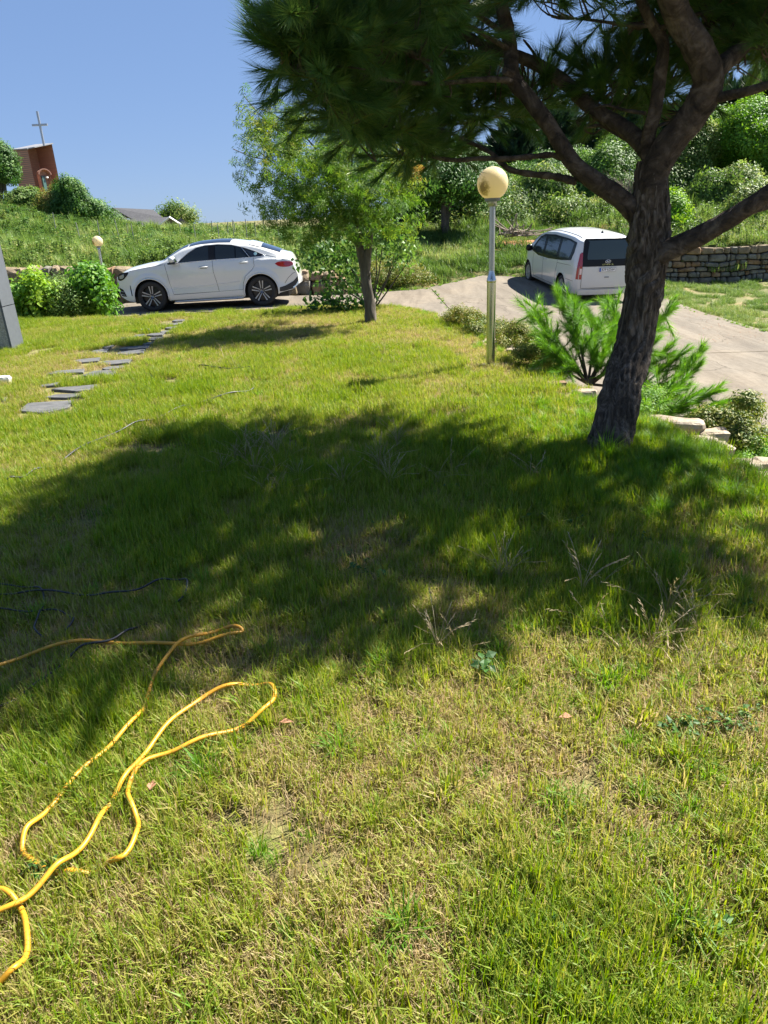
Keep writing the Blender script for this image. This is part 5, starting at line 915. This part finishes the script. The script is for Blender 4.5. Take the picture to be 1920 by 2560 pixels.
class Car:
    def __init__(s, L, top, W, wheels, ra, bot, shear=None, drop=.09, capb=(.03, .03), tpow=2.6):
        s.L, s.W, s.wh, s.ra, s.shear, s.drop, s.tpow = L, W, wheels, ra, shear, drop, tpow
        xs = np.linspace(0, L, 600); t = np.interp(xs, *zip(*top)); k = 13; tt = np.convolve(np.pad(t, k, 'edge'), np.ones(2 * k + 1) / (2 * k + 1), 'valid'); tt[0] = t[0]; tt[-1] = t[-1]; s.tx, s.tz = xs, tt; s.bot = bot; s.capb = capb
    def Zt(s, x): return np.interp(x, s.tx, s.tz)
    def Zb(s, x):
        z = np.interp(x, *zip(*s.bot))
        for c, zc in s.wh:
            d = abs(x - c)
            if d < s.ra: z = max(z, zc + math.sqrt(s.ra ** 2 - d * d))
        return z
    def ze(s, x): return s.Zt(x) - s.drop * min(1, .35 + s.Zt(x) / 2)
    def sh(s, p): 
        if s.shear: return (p[0] + s.shear(p[0], p[2]), p[1], p[2])
        return p
    def side(s, x, z, off=0, sg=-1): return s.sh((x, sg * (s.W(x, z) + off), z))
    def top(s, x, t, off=0):
        ze = s.ze(x); we = s.W(x, ze); return s.sh((x, t * we, ze + (s.Zt(x) - ze) * (1 - abs(t) ** s.tpow) + off))
    def ring(s, x, K=24, J=9):
        zb, ze = s.Zb(x), s.ze(x); a = [(x, -s.W(x, zb + (ze - zb) * k / K), zb + (ze - zb) * k / K) for k in range(K + 1)]
        a += [(x, *s.top_(x, -math.cos(PI / 2 * j / J))) for j in range(1, J)] + [(x, 0, s.Zt(x))]
        return a
    def top_(s, x, t):
        ze = s.ze(x); we = s.W(x, ze); return (t * we, ze + (s.Zt(x) - ze) * (1 - abs(t) ** s.tpow))
    def body(s, mat, parent):
        xs = set(np.linspace(0, s.L, int(s.L / .05))) | {0.01, .03, s.L - .01, s.L - .03, s.L - .07}
        for c, _ in s.wh: xs |= {c + s.ra * math.cos(t) for t in np.linspace(0, PI, 21)} | {c - s.ra - .002, c + s.ra + .002}
        xs = sorted(xs); V = []; Fc = []; nr_ = None
        for x in xs:
            h = s.ring(x); full = h + [(p[0], -p[1], p[2]) for p in h[-2::-1]]; nr_ = len(full); V += [s.sh(p) for p in full]
        for i in range(len(xs) - 1):
            for j in range(nr_ - 1): Fc.append((i * nr_ + j, (i + 1) * nr_ + j, (i + 1) * nr_ + j + 1, i * nr_ + j + 1))
        for end in (0, 1):
            x = xs[0] if end == 0 else xs[-1]; base = 0 if end == 0 else (len(xs) - 1) * nr_; sg = -1 if end == 0 else 1; cb = s.capb[end]; h = s.ring(x); m_ = len(h); C_ = 10; idx = []
            for k in range(m_ - 1):
                row = [base + k]
                for c in range(1, C_):
                    t = -1 + 2 * c / C_; vz = h[k][2]; q = s.sh((x + sg * cb * (1 - t * t) * min(1, k / 3, (m_ - 1 - k) / 4), -t * h[k][1], vz)); row.append(len(V)); V.append(q)
                row.append(base + nr_ - 1 - k); idx.append(row)
            for k in range(m_ - 2):
                for c in range(C_): f = (idx[k][c], idx[k][c + 1], idx[k + 1][c + 1], idx[k + 1][c]); Fc.append(f if end else f[::-1])
            top_i = base + m_ - 1
            for c in range(C_): f = (idx[-1][c], idx[-1][c + 1], top_i); Fc.append(f if end else f[::-1])
        return link('body', mesh('body', V, [tuple(f) for f in Fc]), mat, parent, True)
    def tail(s, y, z, off=0):
        w_ = s.W(s.L, min(z, s.ze(s.L))); t = min(1, abs(y) / w_); return s.sh((s.L + s.capb[1] * (1 - t * t) + off, y, z))
    def patch(s, name, poly, mat, parent, off=.004, fn='side', step=.07, sg=-1, both=True, **k):
        if fn == 'side' and both:
            s.patch(name, poly, mat, parent, off, fn, step, 1, False, **k)
        pp = []
        for i in range(len(poly)):
            a, b_ = np.array(poly[i]), np.array(poly[(i + 1) % len(poly)]); q = max(1, int(np.linalg.norm(b_ - a) / step)); pp += [tuple(a + (b_ - a) * t / q) for t in range(q)]
        xs = [p[0] for p in pp]; zs = [p[1] for p in pp]; gx, gz = np.meshgrid(np.arange(min(xs), max(xs), step), np.arange(min(zs), max(zs), step)); gx, gz = gx.ravel() + .007, gz.ravel() + .009
        mk = pdist(poly, gx, gz) < -step * .3
        r = geometry.delaunay_2d_cdt([Vector(p) for p in pp] + [Vector((a, b_)) for a, b_ in zip(gx[mk], gz[mk])], [], [list(range(len(pp)))], 1, 1e-6)
        f = {'side': lambda a, b_: s.side(a, b_, off, sg), 'top': lambda a, b_: s.top(a, b_, off), 'tail': lambda a, b_: s.tail(a, b_, off)}[fn]
        return link(name, mesh(name, [f(*p) for p in r[0]], r[2]), mat, parent, True, **k)
    def line(s, name, pts, mat, parent, r=.005, off=.001, fn='side', both=True, step=.06):
        for sg in ((-1, 1) if both and fn == 'side' else (-1,)):
            mb = MB(); q = []
            for i in range(len(pts) - 1):
                a, b_ = np.array(pts[i]), np.array(pts[i + 1]); n_ = max(1, int(np.linalg.norm(b_ - a) / step)); q += [a + (b_ - a) * t / n_ for t in range(n_)]
            q.append(np.array(pts[-1])); f = {'side': lambda p: s.side(p[0], p[1], off, sg), 'top': lambda p: s.top(p[0], p[1], off), 'tail': lambda p: s.tail(p[0], p[1], off)}[fn]
            mb.tube([f(p) for p in q], r, 5); ob = mb.obj(name, mat, parent, True)
        return ob
def smooth(poly, n=5):
    p = crom(poly + [poly[0]], n)[:-1]; return [tuple(q) for q in p]
def wheel(parent, x, y, z, R_, rr, wd, sg, spokes, style):
    w_ = MB(); prof = [(rr, -wd / 2 + .02), (rr + .02, -wd / 2), (R_ - .035, -wd / 2), (R_ - .008, -wd / 2 + .025), (R_, -wd / 2 + .05), (R_, wd / 2 - .05), (R_ - .008, wd / 2 - .025), (R_ - .035, wd / 2), (rr + .02, wd / 2), (rr, wd / 2 - .02)]
    Mt = Matrix.Translation((x, y, z)) @ Matrix.Rotation(PI / 2, 4, 'X')          # axis along y; local -z faces +y after turn
    w_.lathe(prof, 36, Mt); t = w_.obj('wheel', M['tyre'], parent, True)
    r_ = MB(); s_ = 1 if sg < 0 else -1
    def L3(a, r0, h): return Mt @ Vector((r0 * math.cos(a), r0 * math.sin(a), s_ * h))
    # barrel, rim lip, back disc
    r_.lathe([(rr + .004, s_ * (wd / 2 - .022)), (rr - .012, s_ * (wd / 2 - .012)), (rr - .022, s_ * (wd / 2 - .03)), (rr - .03, s_ * (wd / 2 - .1))], 36, Mt); r_.obj('rim', M['alloy'] if style != 'star' else M['darkalloy'], t, True)
    d_ = MB(); d_.lathe([(rr - .025, s_ * (wd / 2 - .1)), (rr * .6, s_ * (wd / 2 - .09)), (.0, s_ * (wd / 2 - .09))], 30, Mt); d_.obj('brake_disc', M['darkalloy'], t, True)
    k = MB(); k2 = MB()
    for i in range(spokes):
        a = 2 * PI * i / spokes + PI / 2
        if style == 'star':
            for e in (-1, 1):
                a0, a1 = a + e * .30, a + e * .085
                v = [L3(a + e * .56, .056, wd / 2 - .04), L3(a + e * .2, .072, wd / 2 - .04), L3(a1 + e * .02, rr - .015, wd / 2 - .018), L3(a1 + e * .14, rr - .015, wd / 2 - .018)]
                u = [p + (Mt.to_3x3() @ Vector((0, 0, -s_ * .03))) for p in v]; k.add([tuple(p) for p in v + u], [(0, 1, 2, 3), (0, 4, 5, 1), (1, 5, 6, 2), (2, 6, 7, 3), (3, 7, 4, 0)])
            v = [L3(a - .5, .06, wd / 2 - .046), L3(a + .5, .06, wd / 2 - .046), L3(a + .1, rr - .015, wd / 2 - .03), L3(a - .1, rr - .015, wd / 2 - .03)]; k2.add([tuple(p) for p in v], [(0, 1, 2, 3)])
        else:
            v = [L3(a - .28, .05, wd / 2 - .04), L3(a + .28, .05, wd / 2 - .04), L3(a + .14, rr - .012, wd / 2 - .02), L3(a - .14, rr - .012, wd / 2 - .02)]
            u = [p + (Mt.to_3x3() @ Vector((0, 0, -s_ * .03))) for p in v]; k.add([tuple(p) for p in v + u], [(0, 1, 2, 3), (0, 4, 5, 1), (1, 5, 6, 2), (2, 6, 7, 3), (3, 7, 4, 0)])
    k.obj('spokes', M['alloy'], t)
    if k2.v: k2.obj('spoke_inlay', M['darkalloy'], t)
    hb = MB(); hb.lathe([(.0, s_ * (wd / 2 - .022)), (.05, s_ * (wd / 2 - .024)), (.062, s_ * (wd / 2 - .045))], 20, Mt); hb.obj('hub_cap', M['darkalloy'] if style == 'star' else M['alloy'], t, True)
    if style == 'star':
        st = MB(); st.lathe([(.036, s_ * (wd / 2 - .019)), (.041, s_ * (wd / 2 - .017)), (.044, s_ * (wd / 2 - .022))], 20, Mt)
        for i in range(3):
            a = PI / 2 + i * 2 * PI / 3; v = [L3(a + PI / 2, .005, wd / 2 - .019), L3(a, .037, wd / 2 - .019), L3(a - PI / 2, .005, wd / 2 - .019), L3(a, 0, wd / 2 - .016)]; st.add([tuple(p) for p in v], [(0, 1, 3), (3, 1, 2)])
        st.obj('hub_star', M['chrome'], t)
    return t
def well(parent, x, z, ra, y0, y1):
    mb = MB(); v = []; f = []; n_ = 14
    for i in range(n_ + 1):
        a = PI * i / n_ ; c, s_ = math.cos(a) * (ra + .004), math.sin(a) * (ra + .004); v += [(x + c, y0, z + s_), (x + c, y1, z + s_)]
    f = [(2 * i, 2 * i + 1, 2 * i + 3, 2 * i + 2) for i in range(n_)] + [tuple(range(1, 2 * n_ + 2, 2))]; mb.add(v, f); mb.obj('wheel_well', M['blackpl'], parent)
def text_mesh(name, body, size, mat, parent, mtx, ext=.002, sx=1.0):
    cu = bpy.data.curves.new(name, 'FONT'); cu.body = body; cu.size = size; cu.extrude = ext; cu.align_x = 'CENTER'; cu.align_y = 'CENTER'
    o = bpy.data.objects.new(name, cu); COL.objects.link(o); bpy.context.view_layer.update(); me = bpy.data.meshes.new_from_object(o); bpy.data.objects.remove(o)
    me.materials.clear(); me.transform(Matrix.Diagonal((sx, 1, 1, 1))); me.transform(mtx); return link(name, me, mat, parent)
# ---- coupe SUV
suv = empty('parked_car', (0, 0, 0), label='white coupe styled SUV parked side on before the boulder wall', cat='car')
WHX, WHR = [(.9, .395), (3.86, .395)], .395
def Wc(x, z):
    p = np.interp(z, [.2, .32, .42, .6, .8, .95, 1.08, 1.22, 1.30, 1.5, 1.75], [.90, .945, .955, .945, .965, .972, .962, .935, .885, .79, .66])
    for c, zc in WHX:
        d = math.hypot(x - c, z - zc); p += .028 * float(sm(.62, .5, d)) * (z < 1.0)
    pl = 1 - .2 * max(0, 1 - x / .6) ** 2.2 - .2 * max(0, (x - 4.1) / .78) ** 2.4
    if z > 1.2: pl -= .1 * max(0, (x - 3.4) / 1.4) ** 1.5
    return p * pl
top_c = [(0, .97), (.06, 1.03), (.3, 1.14), (.76, 1.225), (1.15, 1.27), (1.30, 1.33), (1.55, 1.48), (1.86, 1.635), (2.25, 1.712), (2.75, 1.735), (3.15, 1.722), (3.6, 1.655), (3.9, 1.575), (4.2, 1.465), (4.5, 1.35), (4.68, 1.31), (4.76, 1.27), (4.80, 1.05), (4.84, .8), (4.86, .66)]
car = Car(4.86, top_c, Wc, WHX, .462, [(0, .55), (.05, .42), (.25, .3), (.45, .27), (1.3, .27), (3.4, .27), (4.35, .33), (4.7, .4), (4.86, .52)], drop=.10, capb=(.1, .05))
car.body(M['white'], suv)
dlo = [(1.70, 1.205), (1.80, 1.29), (2.0, 1.44), (2.22, 1.555), (2.45, 1.60), (2.8, 1.612), (3.15, 1.585), (3.5, 1.50), (3.8, 1.39), (4.0, 1.30), (3.9, 1.275), (3.5, 1.262), (2.8, 1.25), (2.2, 1.232)]
car.patch('window_band', dlo, M['blackgloss'], suv, .004)
car.patch('window', [(1.79, 1.225), (1.86, 1.315), (2.02, 1.435), (2.22, 1.535), (2.45, 1.585), (2.535, 1.588), (2.535, 1.25)], M['cglass'], suv, .008); car.patch('window', [(2.72, 1.26), (2.72, 1.592), (2.9, 1.588), (3.23, 1.553), (3.23, 1.268)], M['cglass'], suv, .008)
car.patch('window', [(3.265, 1.27), (3.265, 1.545), (3.4, 1.505), (3.56, 1.275)], M['cglass'], suv, .008); car.patch('window', [(3.66, 1.29), (3.5, 1.47), (3.72, 1.40), (3.93, 1.305)], M['cglass2'], suv, .008)
car.line('chrome_trim', [(1.66, 1.205), (1.80, 1.212), (2.2, 1.228), (2.8, 1.246), (3.5, 1.258), (3.92, 1.272), (4.03, 1.30)], M['chrome'], suv, .008, .004)
car.line('chrome_trim', [(4.03, 1.30), (3.8, 1.40), (3.5, 1.51), (3.15, 1.597), (2.8, 1.624), (2.45, 1.612), (2.2, 1.565), (1.98, 1.44), (1.78, 1.29)], M['alloy'], suv, .006, .004)
car.line('chrome_trim', [(3.42, 1.515), (3.62, 1.275)], M['chrome'], suv, .006, .01)
sk = MB(); c_ = Vector(car.side(3.78, 1.345, .012)); sk.lathe([(0, .004), (.04, .004), (.042, 0)], 18, Matrix.Translation(c_) @ Matrix.Rotation(PI / 2 - .35, 4, 'X')); sk.obj('sticker', plain('pale_blue_sticker', (.45, .7, .7), .4), suv)
car.patch('windscreen', [(1.32, -.9), (1.98, -.86), (1.98, .86), (1.32, .9)], M['cglass'], suv, .006, 'top', .09); car.patch('rear_window', [(3.92, -.84), (4.42, -.74), (4.42, .74), (3.95, .84)], M['cglass2'], suv, .014, 'top', .05)
car.patch('glass_roof', [(2.02, -.9), (3.12, -.9), (3.12, .9), (2.02, .9)], M['cglass2'], suv, .008, 'top', .09)
car.patch('roof_spoiler', [(3.62, -.93), (3.93, -.93), (3.93, .93), (3.62, .93)], M['white'], suv, .022, 'top', .09)
for pts in ([(1.36, 1.2), (1.395, 1.0), (1.43, .72), (1.5, .42)], [(2.63, 1.22), (2.63, .95), (2.68, .7), (2.72, .44)], [(3.72, 1.25), (3.73, 1.05), (3.66, .95), (3.47, .80), (3.39, .62), (3.37, .46)], [(1.5, .42), (2.72, .44), (3.37, .46)], [(.42, 1.07), (.9, 1.14), (1.32, 1.19)], [(4.05, 1.3), (4.3, 1.24), (4.6, 1.15)]): car.line('panel_gap', pts, M['seam'], suv, .0045, 0)
car.line('door_crease', [(1.52, .55), (2.2, .60), (3.3, .68)], M['white'], suv, .012, -.006)
for x_, z_ in ((2.38, 1.075), (3.45, 1.145)):
    for sg in (-1, 1):
        p0, p1 = Vector(car.side(x_ - .11, z_, .03, sg)), Vector(car.side(x_ + .11, z_ + .008, .03, sg)); mb = MB(); mb.tube([tuple(p0), tuple(p1)], .016, 8); hd = mb.obj('door_handle', M['white'], suv, True)
        mb = MB(); q = car.side(x_, z_, 0, sg); mb.box(x_ - .09, q[1] - .004, z_ - .035, x_ + .09, q[1] + .004, z_ + .03); mb.obj('handle_recess', M['lamp'], hd)
for sg in (-1, 1):
    mb = MB(); c = car.side(1.62, 1.25, 0, sg); mb.tube([(c[0], c[1] * 1.0, c[2]), (c[0] + .03, c[1] + sg * .12, c[2] - .0)], .025, 8); mi_ = mb.obj('mirror_arm', M['blackpl'], suv)
    bm = bmesh.new(); bmesh.ops.create_uvsphere(bm, u_segments=16, v_segments=10, radius=1); me = bpy.data.meshes.new('side_mirror'); 
    for v_ in bm.verts: v_.co = Vector((v_.co.x * .10 + .02, v_.co.y * .13, math.copysign(abs(v_.co.z) ** .7, v_.co.z) * .085))
    bm.to_mesh(me); bm.free(); mo = link('side_mirror', me, M['white'], suv, True); mo.location = (c[0] - .02, c[1] + sg * .2, c[2] + .055)
    mb = MB(); mb.box(c[0] - .115, c[1] + sg * .2 - .12, c[2] - .055, c[0] + .105, c[1] + sg * .2 + .12, c[2] - .01); mb.obj('mirror_base', M['blackpl'], suv, bevel=.02)
    mb = MB(); mb.box(c[0] + .10, c[1] + sg * .2 - .1, c[2] + .0, c[0] + .11, c[1] + sg * .2 + .1, c[2] + .12); mb.obj('mirror_glass', M['chrome'], suv)
car.patch('headlight', smooth([(.03, .86), (.07, .98), (.2, 1.03), (.37, 1.04), (.34, .97), (.22, .87), (.1, .83)], 3), M['blackgloss'], suv, .006, step=.04); car.patch('headlight_lens', [(.09, .88), (.1, .95), (.24, 1.0), (.24, .93), (.18, .88)], M['lamp'], suv, .011, step=.04)
car.patch('tail_light', smooth([(4.28, 1.075), (4.4, 1.125), (4.62, 1.12), (4.74, 1.09), (4.75, 1.02), (4.6, .98), (4.4, 1.0)], 3), M['redlamp'], suv, .006, step=.04); car.patch('tail_light_smoked', [(4.56, 1.1), (4.72, 1.08), (4.73, 1.025), (4.58, .995), (4.5, 1.04)], M['darkred'], suv, .011, step=.04)
car.patch('air_intake', [(.03, .5), (.02, .66), (.14, .6), (.22, .42), (.08, .43)], M['blackgloss'], suv, .006, step=.04); 
for z_ in (.57, .49): car.line('intake_blade', [(.03, z_), (.17, z_ - .03)], M['alloy'], suv, .007, .01)
car.patch('fender_slot', [(.37, .44), (.35, .62), (.37, .72), (.385, .6), (.395, .44)], M['blackgloss'], suv, .005, step=.04)
car.patch('rear_valance', [(4.34, .36), (4.46, .36), (4.72, .42), (4.855, .60), (4.85, .72), (4.72, .6), (4.5, .50), (4.36, .47)], M['blackpl'], suv, .005, step=.04); car.line('bumper_crease', [(4.5, .57), (4.6, .70), (4.72, .80), (4.82, .84)], M['seam'], suv, .005, 0); car.patch('exhaust_trim', [(4.72, .42), (4.84, .52), (4.85, .60), (4.78, .5), (4.7, .455)], M['chrome'], suv, .012, step=.04)
car.patch('side_sill', [(1.4, .275), (1.37, .40), (2.4, .43), (3.36, .46), (3.38, .32)], M['white'], suv, .014, step=.06)
for sg in (-1, 1): mb = MB(); mb.tube([(1.5, sg * .93, .235), (1.6, sg * .97, .232), (3.25, sg * .97, .245), (3.35, sg * .93, .25)], .028, 8); mb.obj('running_board', M['alloy'], suv, True)
for c, zc in WHX:
    for sg in (-1, 1):
        q = [car.side(c + (.462 + .0) * math.cos(t), zc + .462 * math.sin(t), .012, sg) for t in np.linspace(-.32, PI + .32, 30) if zc + .462 * math.sin(t) > .27]; mb = MB(); mb.tube(q, .018, 6); mb.obj('arch_lip', M['white'], suv, True)
        well(suv, c, zc, .462, sg * .93, sg * .6); wheel(suv, c, sg * .83, zc, .395, .285, .255, sg, 5, 'star')
mb = MB(); mb.box(.35, -.6, .2, 4.55, .6, .5); mb.box(1.38, -.88, .24, 3.38, .88, .4); mb.obj('underbody', M['blackpl'], suv)
a_, b_ = P(385, 779, -.56), P(655, 765, -.56); suv.location = (a_[0] - .90, a_[1] + .96 - .05, -.562); suv.rotation_euler = (0, 0, math.atan2(b_[1] - a_[1], b_[0] - a_[0]))
# ---- minibus
van = empty('parked_van', (0, 0, 0), label='white minivan parked tail on beyond the leaning pine, black glass tailgate', cat='van')
VH = [(.88, .35), (4.15, .35)]
def Wv(x, z):
    p = np.interp(z, [.2, .3, .5, .8, 1.05, 1.2, 1.5, 1.75, 1.9, 2.0], [.93, .965, .985, .992, .985, .965, .905, .85, .80, .72])
    for c, zc in VH: p += .012 * float(sm(.55, .42, math.hypot(x - c, z - zc))) * (z < .9)
    return p * (1 - .33 * max(0, 1 - x / 1.0) ** 2.2 - .13 * max(0, (x - 4.98) / .27) ** 2.6)
top_v = [(0, .80), (.08, .93), (.4, 1.12), (.9, 1.36), (1.4, 1.66), (1.8, 1.83), (2.3, 1.93), (3.0, 1.985), (3.8, 1.99), (4.6, 1.97), (5.0, 1.935), (5.2, 1.90), (5.25, 1.87)]
vc = Car(5.25, top_v, Wv, VH, .425, [(0, .42), (.2, .26), (.4, .24), (4.7, .26), (5.25, .3)], shear=lambda x, z: -.17 * max(0, z - 1.0) ** 1.3 * float(sm(4.3, 5.25, x)), drop=.12, capb=(.12, .05))
vc.body(M['vanwhite'], van)
vc.patch('window_band', [(1.15, 1.13), (1.45, 1.42), (1.75, 1.62), (2.1, 1.72), (3.0, 1.785), (4.3, 1.78), (4.98, 1.73), (4.92, 1.45), (4.80, 1.22), (4.0, 1.13), (2.9, 1.05), (1.9, 1.03)], M['blackgloss'], van, .005)
for poly in ([(1.35, 1.16), (1.6, 1.40), (1.85, 1.58), (2.2, 1.68), (2.3, 1.69), (2.3, 1.10), (1.9, 1.09)], [(2.5, 1.12), (2.5, 1.70), (3.0, 1.735), (3.55, 1.735), (3.55, 1.17)], [(3.75, 1.19), (3.75, 1.735), (4.3, 1.73), (4.75, 1.69), (4.68, 1.4), (4.6, 1.27)]): vc.patch('window', poly, M['vglass'], van, .009)
for pts in ([(1.45, 1.12), (1.4, .9), (1.42, .5), (1.5, .32)], [(2.4, 1.1), (2.4, .32), (1.5, .32)], [(3.72, 1.15), (3.70, .95), (3.62, .75), (3.6, .33), (2.4, .32)], [(3.7, 1.02), (4.85, 1.08)], [(4.55, .66), (5.1, .66)]): vc.line('panel_gap', pts, M['seam'], van, .005, 0)
for x_ in (2.22, 2.62):
    for sg in (-1, 1): mb = MB(); mb.tube([vc.side(x_ - .09, 1.0, .025, sg), vc.side(x_ + .09, 1.0, .025, sg)], .016, 8); mb.obj('door_handle', M['vanwhite'], van, True)
for sg in (-1, 1):
    c = vc.side(1.35, 1.2, 0, sg); bm = bmesh.new(); bmesh.ops.create_uvsphere(bm, u_segments=14, v_segments=10, radius=1)
    for v_ in bm.verts: v_.co = Vector((v_.co.x * .08, v_.co.y * .12, math.copysign(abs(v_.co.z) ** .6, v_.co.z) * .11))
    me = bpy.data.meshes.new('side_mirror'); bm.to_mesh(me); bm.free(); mo = link('side_mirror', me, M['blackgloss'], van, True); mo.location = (c[0], c[1] + sg * .17, c[2] + .02)
    mb = MB(); mb.tube([(c[0], c[1] - sg * .02, c[2] - .03), (c[0], c[1] + sg * .1, c[2] - .02)], .025, 6); mb.obj('mirror_arm', M['blackpl'], van)
vc.patch('windscreen', [(.95, -.9), (1.95, -.86), (1.95, .86), (.95, .9)], M['cglass'], van, .006, 'top', .09)
# tailgate: coordinates are (across, height)
vc.patch('tailgate_glass', [(-.79, 1.08), (.79, 1.08), (.80, 1.2), (.745, 1.80), (.70, 1.855), (-.70, 1.855), (-.745, 1.80), (-.80, 1.2)], M['blackgloss'], van, .006, 'tail', .1)
vc.patch('rear_window', smooth([(-.62, 1.28), (.62, 1.28), (.64, 1.36), (.585, 1.76), (.54, 1.80), (-.54, 1.80), (-.585, 1.76), (-.64, 1.36)], 2), M['vglass'], van, .011, 'tail', .1)
for sg in (-1, 1):
    vc.patch('tail_light', [(sg * .775, .72), (sg * .855, .72), (sg * .862, 1.2), (sg * .83, 1.48), (sg * .775, 1.48), (sg * .775, 1.2)][::sg], M['darkred'], van, .008, 'tail', .08)
    vc.patch('tail_light_white', [(sg * .785, .86), (sg * .85, .86), (sg * .85, 1.03), (sg * .785, 1.03)][::sg], plain('pinkish_white_lens', (.75, .6, .58), .2), van, .013, 'tail', .08)
    vc.patch('tail_light_side', [(5.19, .72), (5.25, .72), (5.25, 1.45), (5.21, 1.45)], M['darkred'], van, .007, sg=sg, both=False, step=.05)
vc.line('tailgate_gap', [(-.77, 1.07), (-.77, .46), (.77, .46), (.77, 1.07)], M['seam'], van, .006, 0, 'tail')
vc.patch('rear_bumper', [(-.86, .27), (.86, .27), (.86, .42), (-.86, .42)], M['vanwhite'], van, .035, 'tail', .1); 
def tmx(y, z, off, tilt=0): 
    p = vc.tail(y, z, off); return Matrix(((0, 0, 1, p[0]), (1, 0, 0, p[1]), (0, 1, 0, p[2]), (0, 0, 0, 1)))
pl = MB(); pl.box(-.262, -.057, 0, .262, .057, .008, 0, tmx(0, .985, .012)); plate_ = pl.obj('number_plate', M['white2'], van)
for bx in ((-.258, .051, .258, .056), (-.258, -.056, .258, -.051), (-.258, -.05, -.253, .05), (.253, -.05, .258, .05)): q = MB(); q.box(bx[0], bx[1], .008, bx[2], bx[3], .010, 0, tmx(0, .985, .012)); q.obj('plate_border', M['black2'], plate_)
q = MB(); q.box(-.25, -.049, .008, -.205, .049, .0105, 0, tmx(0, .985, .012)); q.obj('plate_blue_band', M['blue2'], plate_)
text_mesh('plate_digits', '839', .103, M['black2'], plate_, tmx(0, .985, .021) @ Matrix.Translation((-.115, 0, 0)), .001, .92); text_mesh('plate_digits', '2564', .103, M['black2'], plate_, tmx(0, .985, .021) @ Matrix.Translation((.125, 0, 0)), .001, .92)
q = MB(); tm = tmx(0, .985, .012)
for bx in ((-.035, .022, -.004, .030), (-.012, -.03, -.004, .022), (.008, -.04, .016, .04), (.016, -.006, .028, .004)): q.box(bx[0], bx[1], .008, bx[2], bx[3], .0112, 0, tm)
q.obj('plate_syllable', M['black2'], plate_)
text_mesh('model_lettering', 'S T A R I A', .055, M['chrome'], van, tmx(0, 1.13, .012), .002, 1.35)
# oval maker's badge with a slanted H
q = MB(); tm = tmx(0, 1.215, .012); el = [tuple(tm @ Vector((.082 * math.cos(t), .045 * math.sin(t), .004))) for t in np.linspace(0, 2 * PI, 33)]; q.tube(el, .007, 6, cap=False)
for pts in ([(-.045, -.032), (-.022, .034)], [(.022, -.034), (.045, .032)], [(-.034, -.006), (.0, -.002), (.034, .006)]): q.tube([tuple(tm @ Vector((a, c, .004))) for a, c in pts], .0085, 6)
q.obj('badge', M['chrome'], van, True)
q = MB(); q.box(-.07, -.018, 0, .07, .018, .01, 0, tmx(0, .77, .006)); q.obj('tailgate_handle', M['lamp'], van)
q = MB(); q.add([vc.top(4.55, 0, -.01), vc.top(4.8, 0, -.01), vc.top(4.78, 0, .05), vc.top(4.72, 0, .07), (4.7, .03, 1.95), (4.7, -.03, 1.95)], [(0, 5, 1), (0, 1, 4), (0, 3, 5), (0, 4, 3), (5, 2, 1), (1, 2, 4), (3, 2, 5), (3, 4, 2)]); q.obj('roof_antenna', M['blackpl'], van)
for sg in (-1, 1): mb = MB(); mb.tube([vc.top(x_, sg * .86, .004) for x_ in np.linspace(1.9, 5.0, 20)], .008, 5); mb.obj('roof_seam', M['seam'], van)
for c, zc in VH:
    for sg in (-1, 1): well(van, c, zc, .425, sg * .95, sg * .62); wheel(van, c, sg * .86, zc, .35, .235, .23, sg, 10, 'multi')
mb = MB(); mb.box(.3, -.62, .2, 5.05, .62, .5); mb.box(1.35, -.9, .22, 3.7, .9, .4); mb.obj('underbody', M['blackpl'], van)
yaw, pit, rol = -.116, .073, .021
fw = Vector((math.sin(yaw) * math.cos(pit), math.cos(yaw) * math.cos(pit), math.sin(pit))); lf = Vector((-math.cos(yaw), math.sin(yaw), math.sin(rol))); lf = (lf - fw * lf.dot(fw)).normalized(); upv = fw.cross(lf)
og = Vector((7.027, 22.475, -1.223)) + fw * 5.25
van.matrix_world = Matrix(((-fw.x, -lf.x, upv.x, og.x), (-fw.y, -lf.y, upv.y, og.y), (-fw.z, -lf.z, upv.z, og.z), (0, 0, 0, 1)))
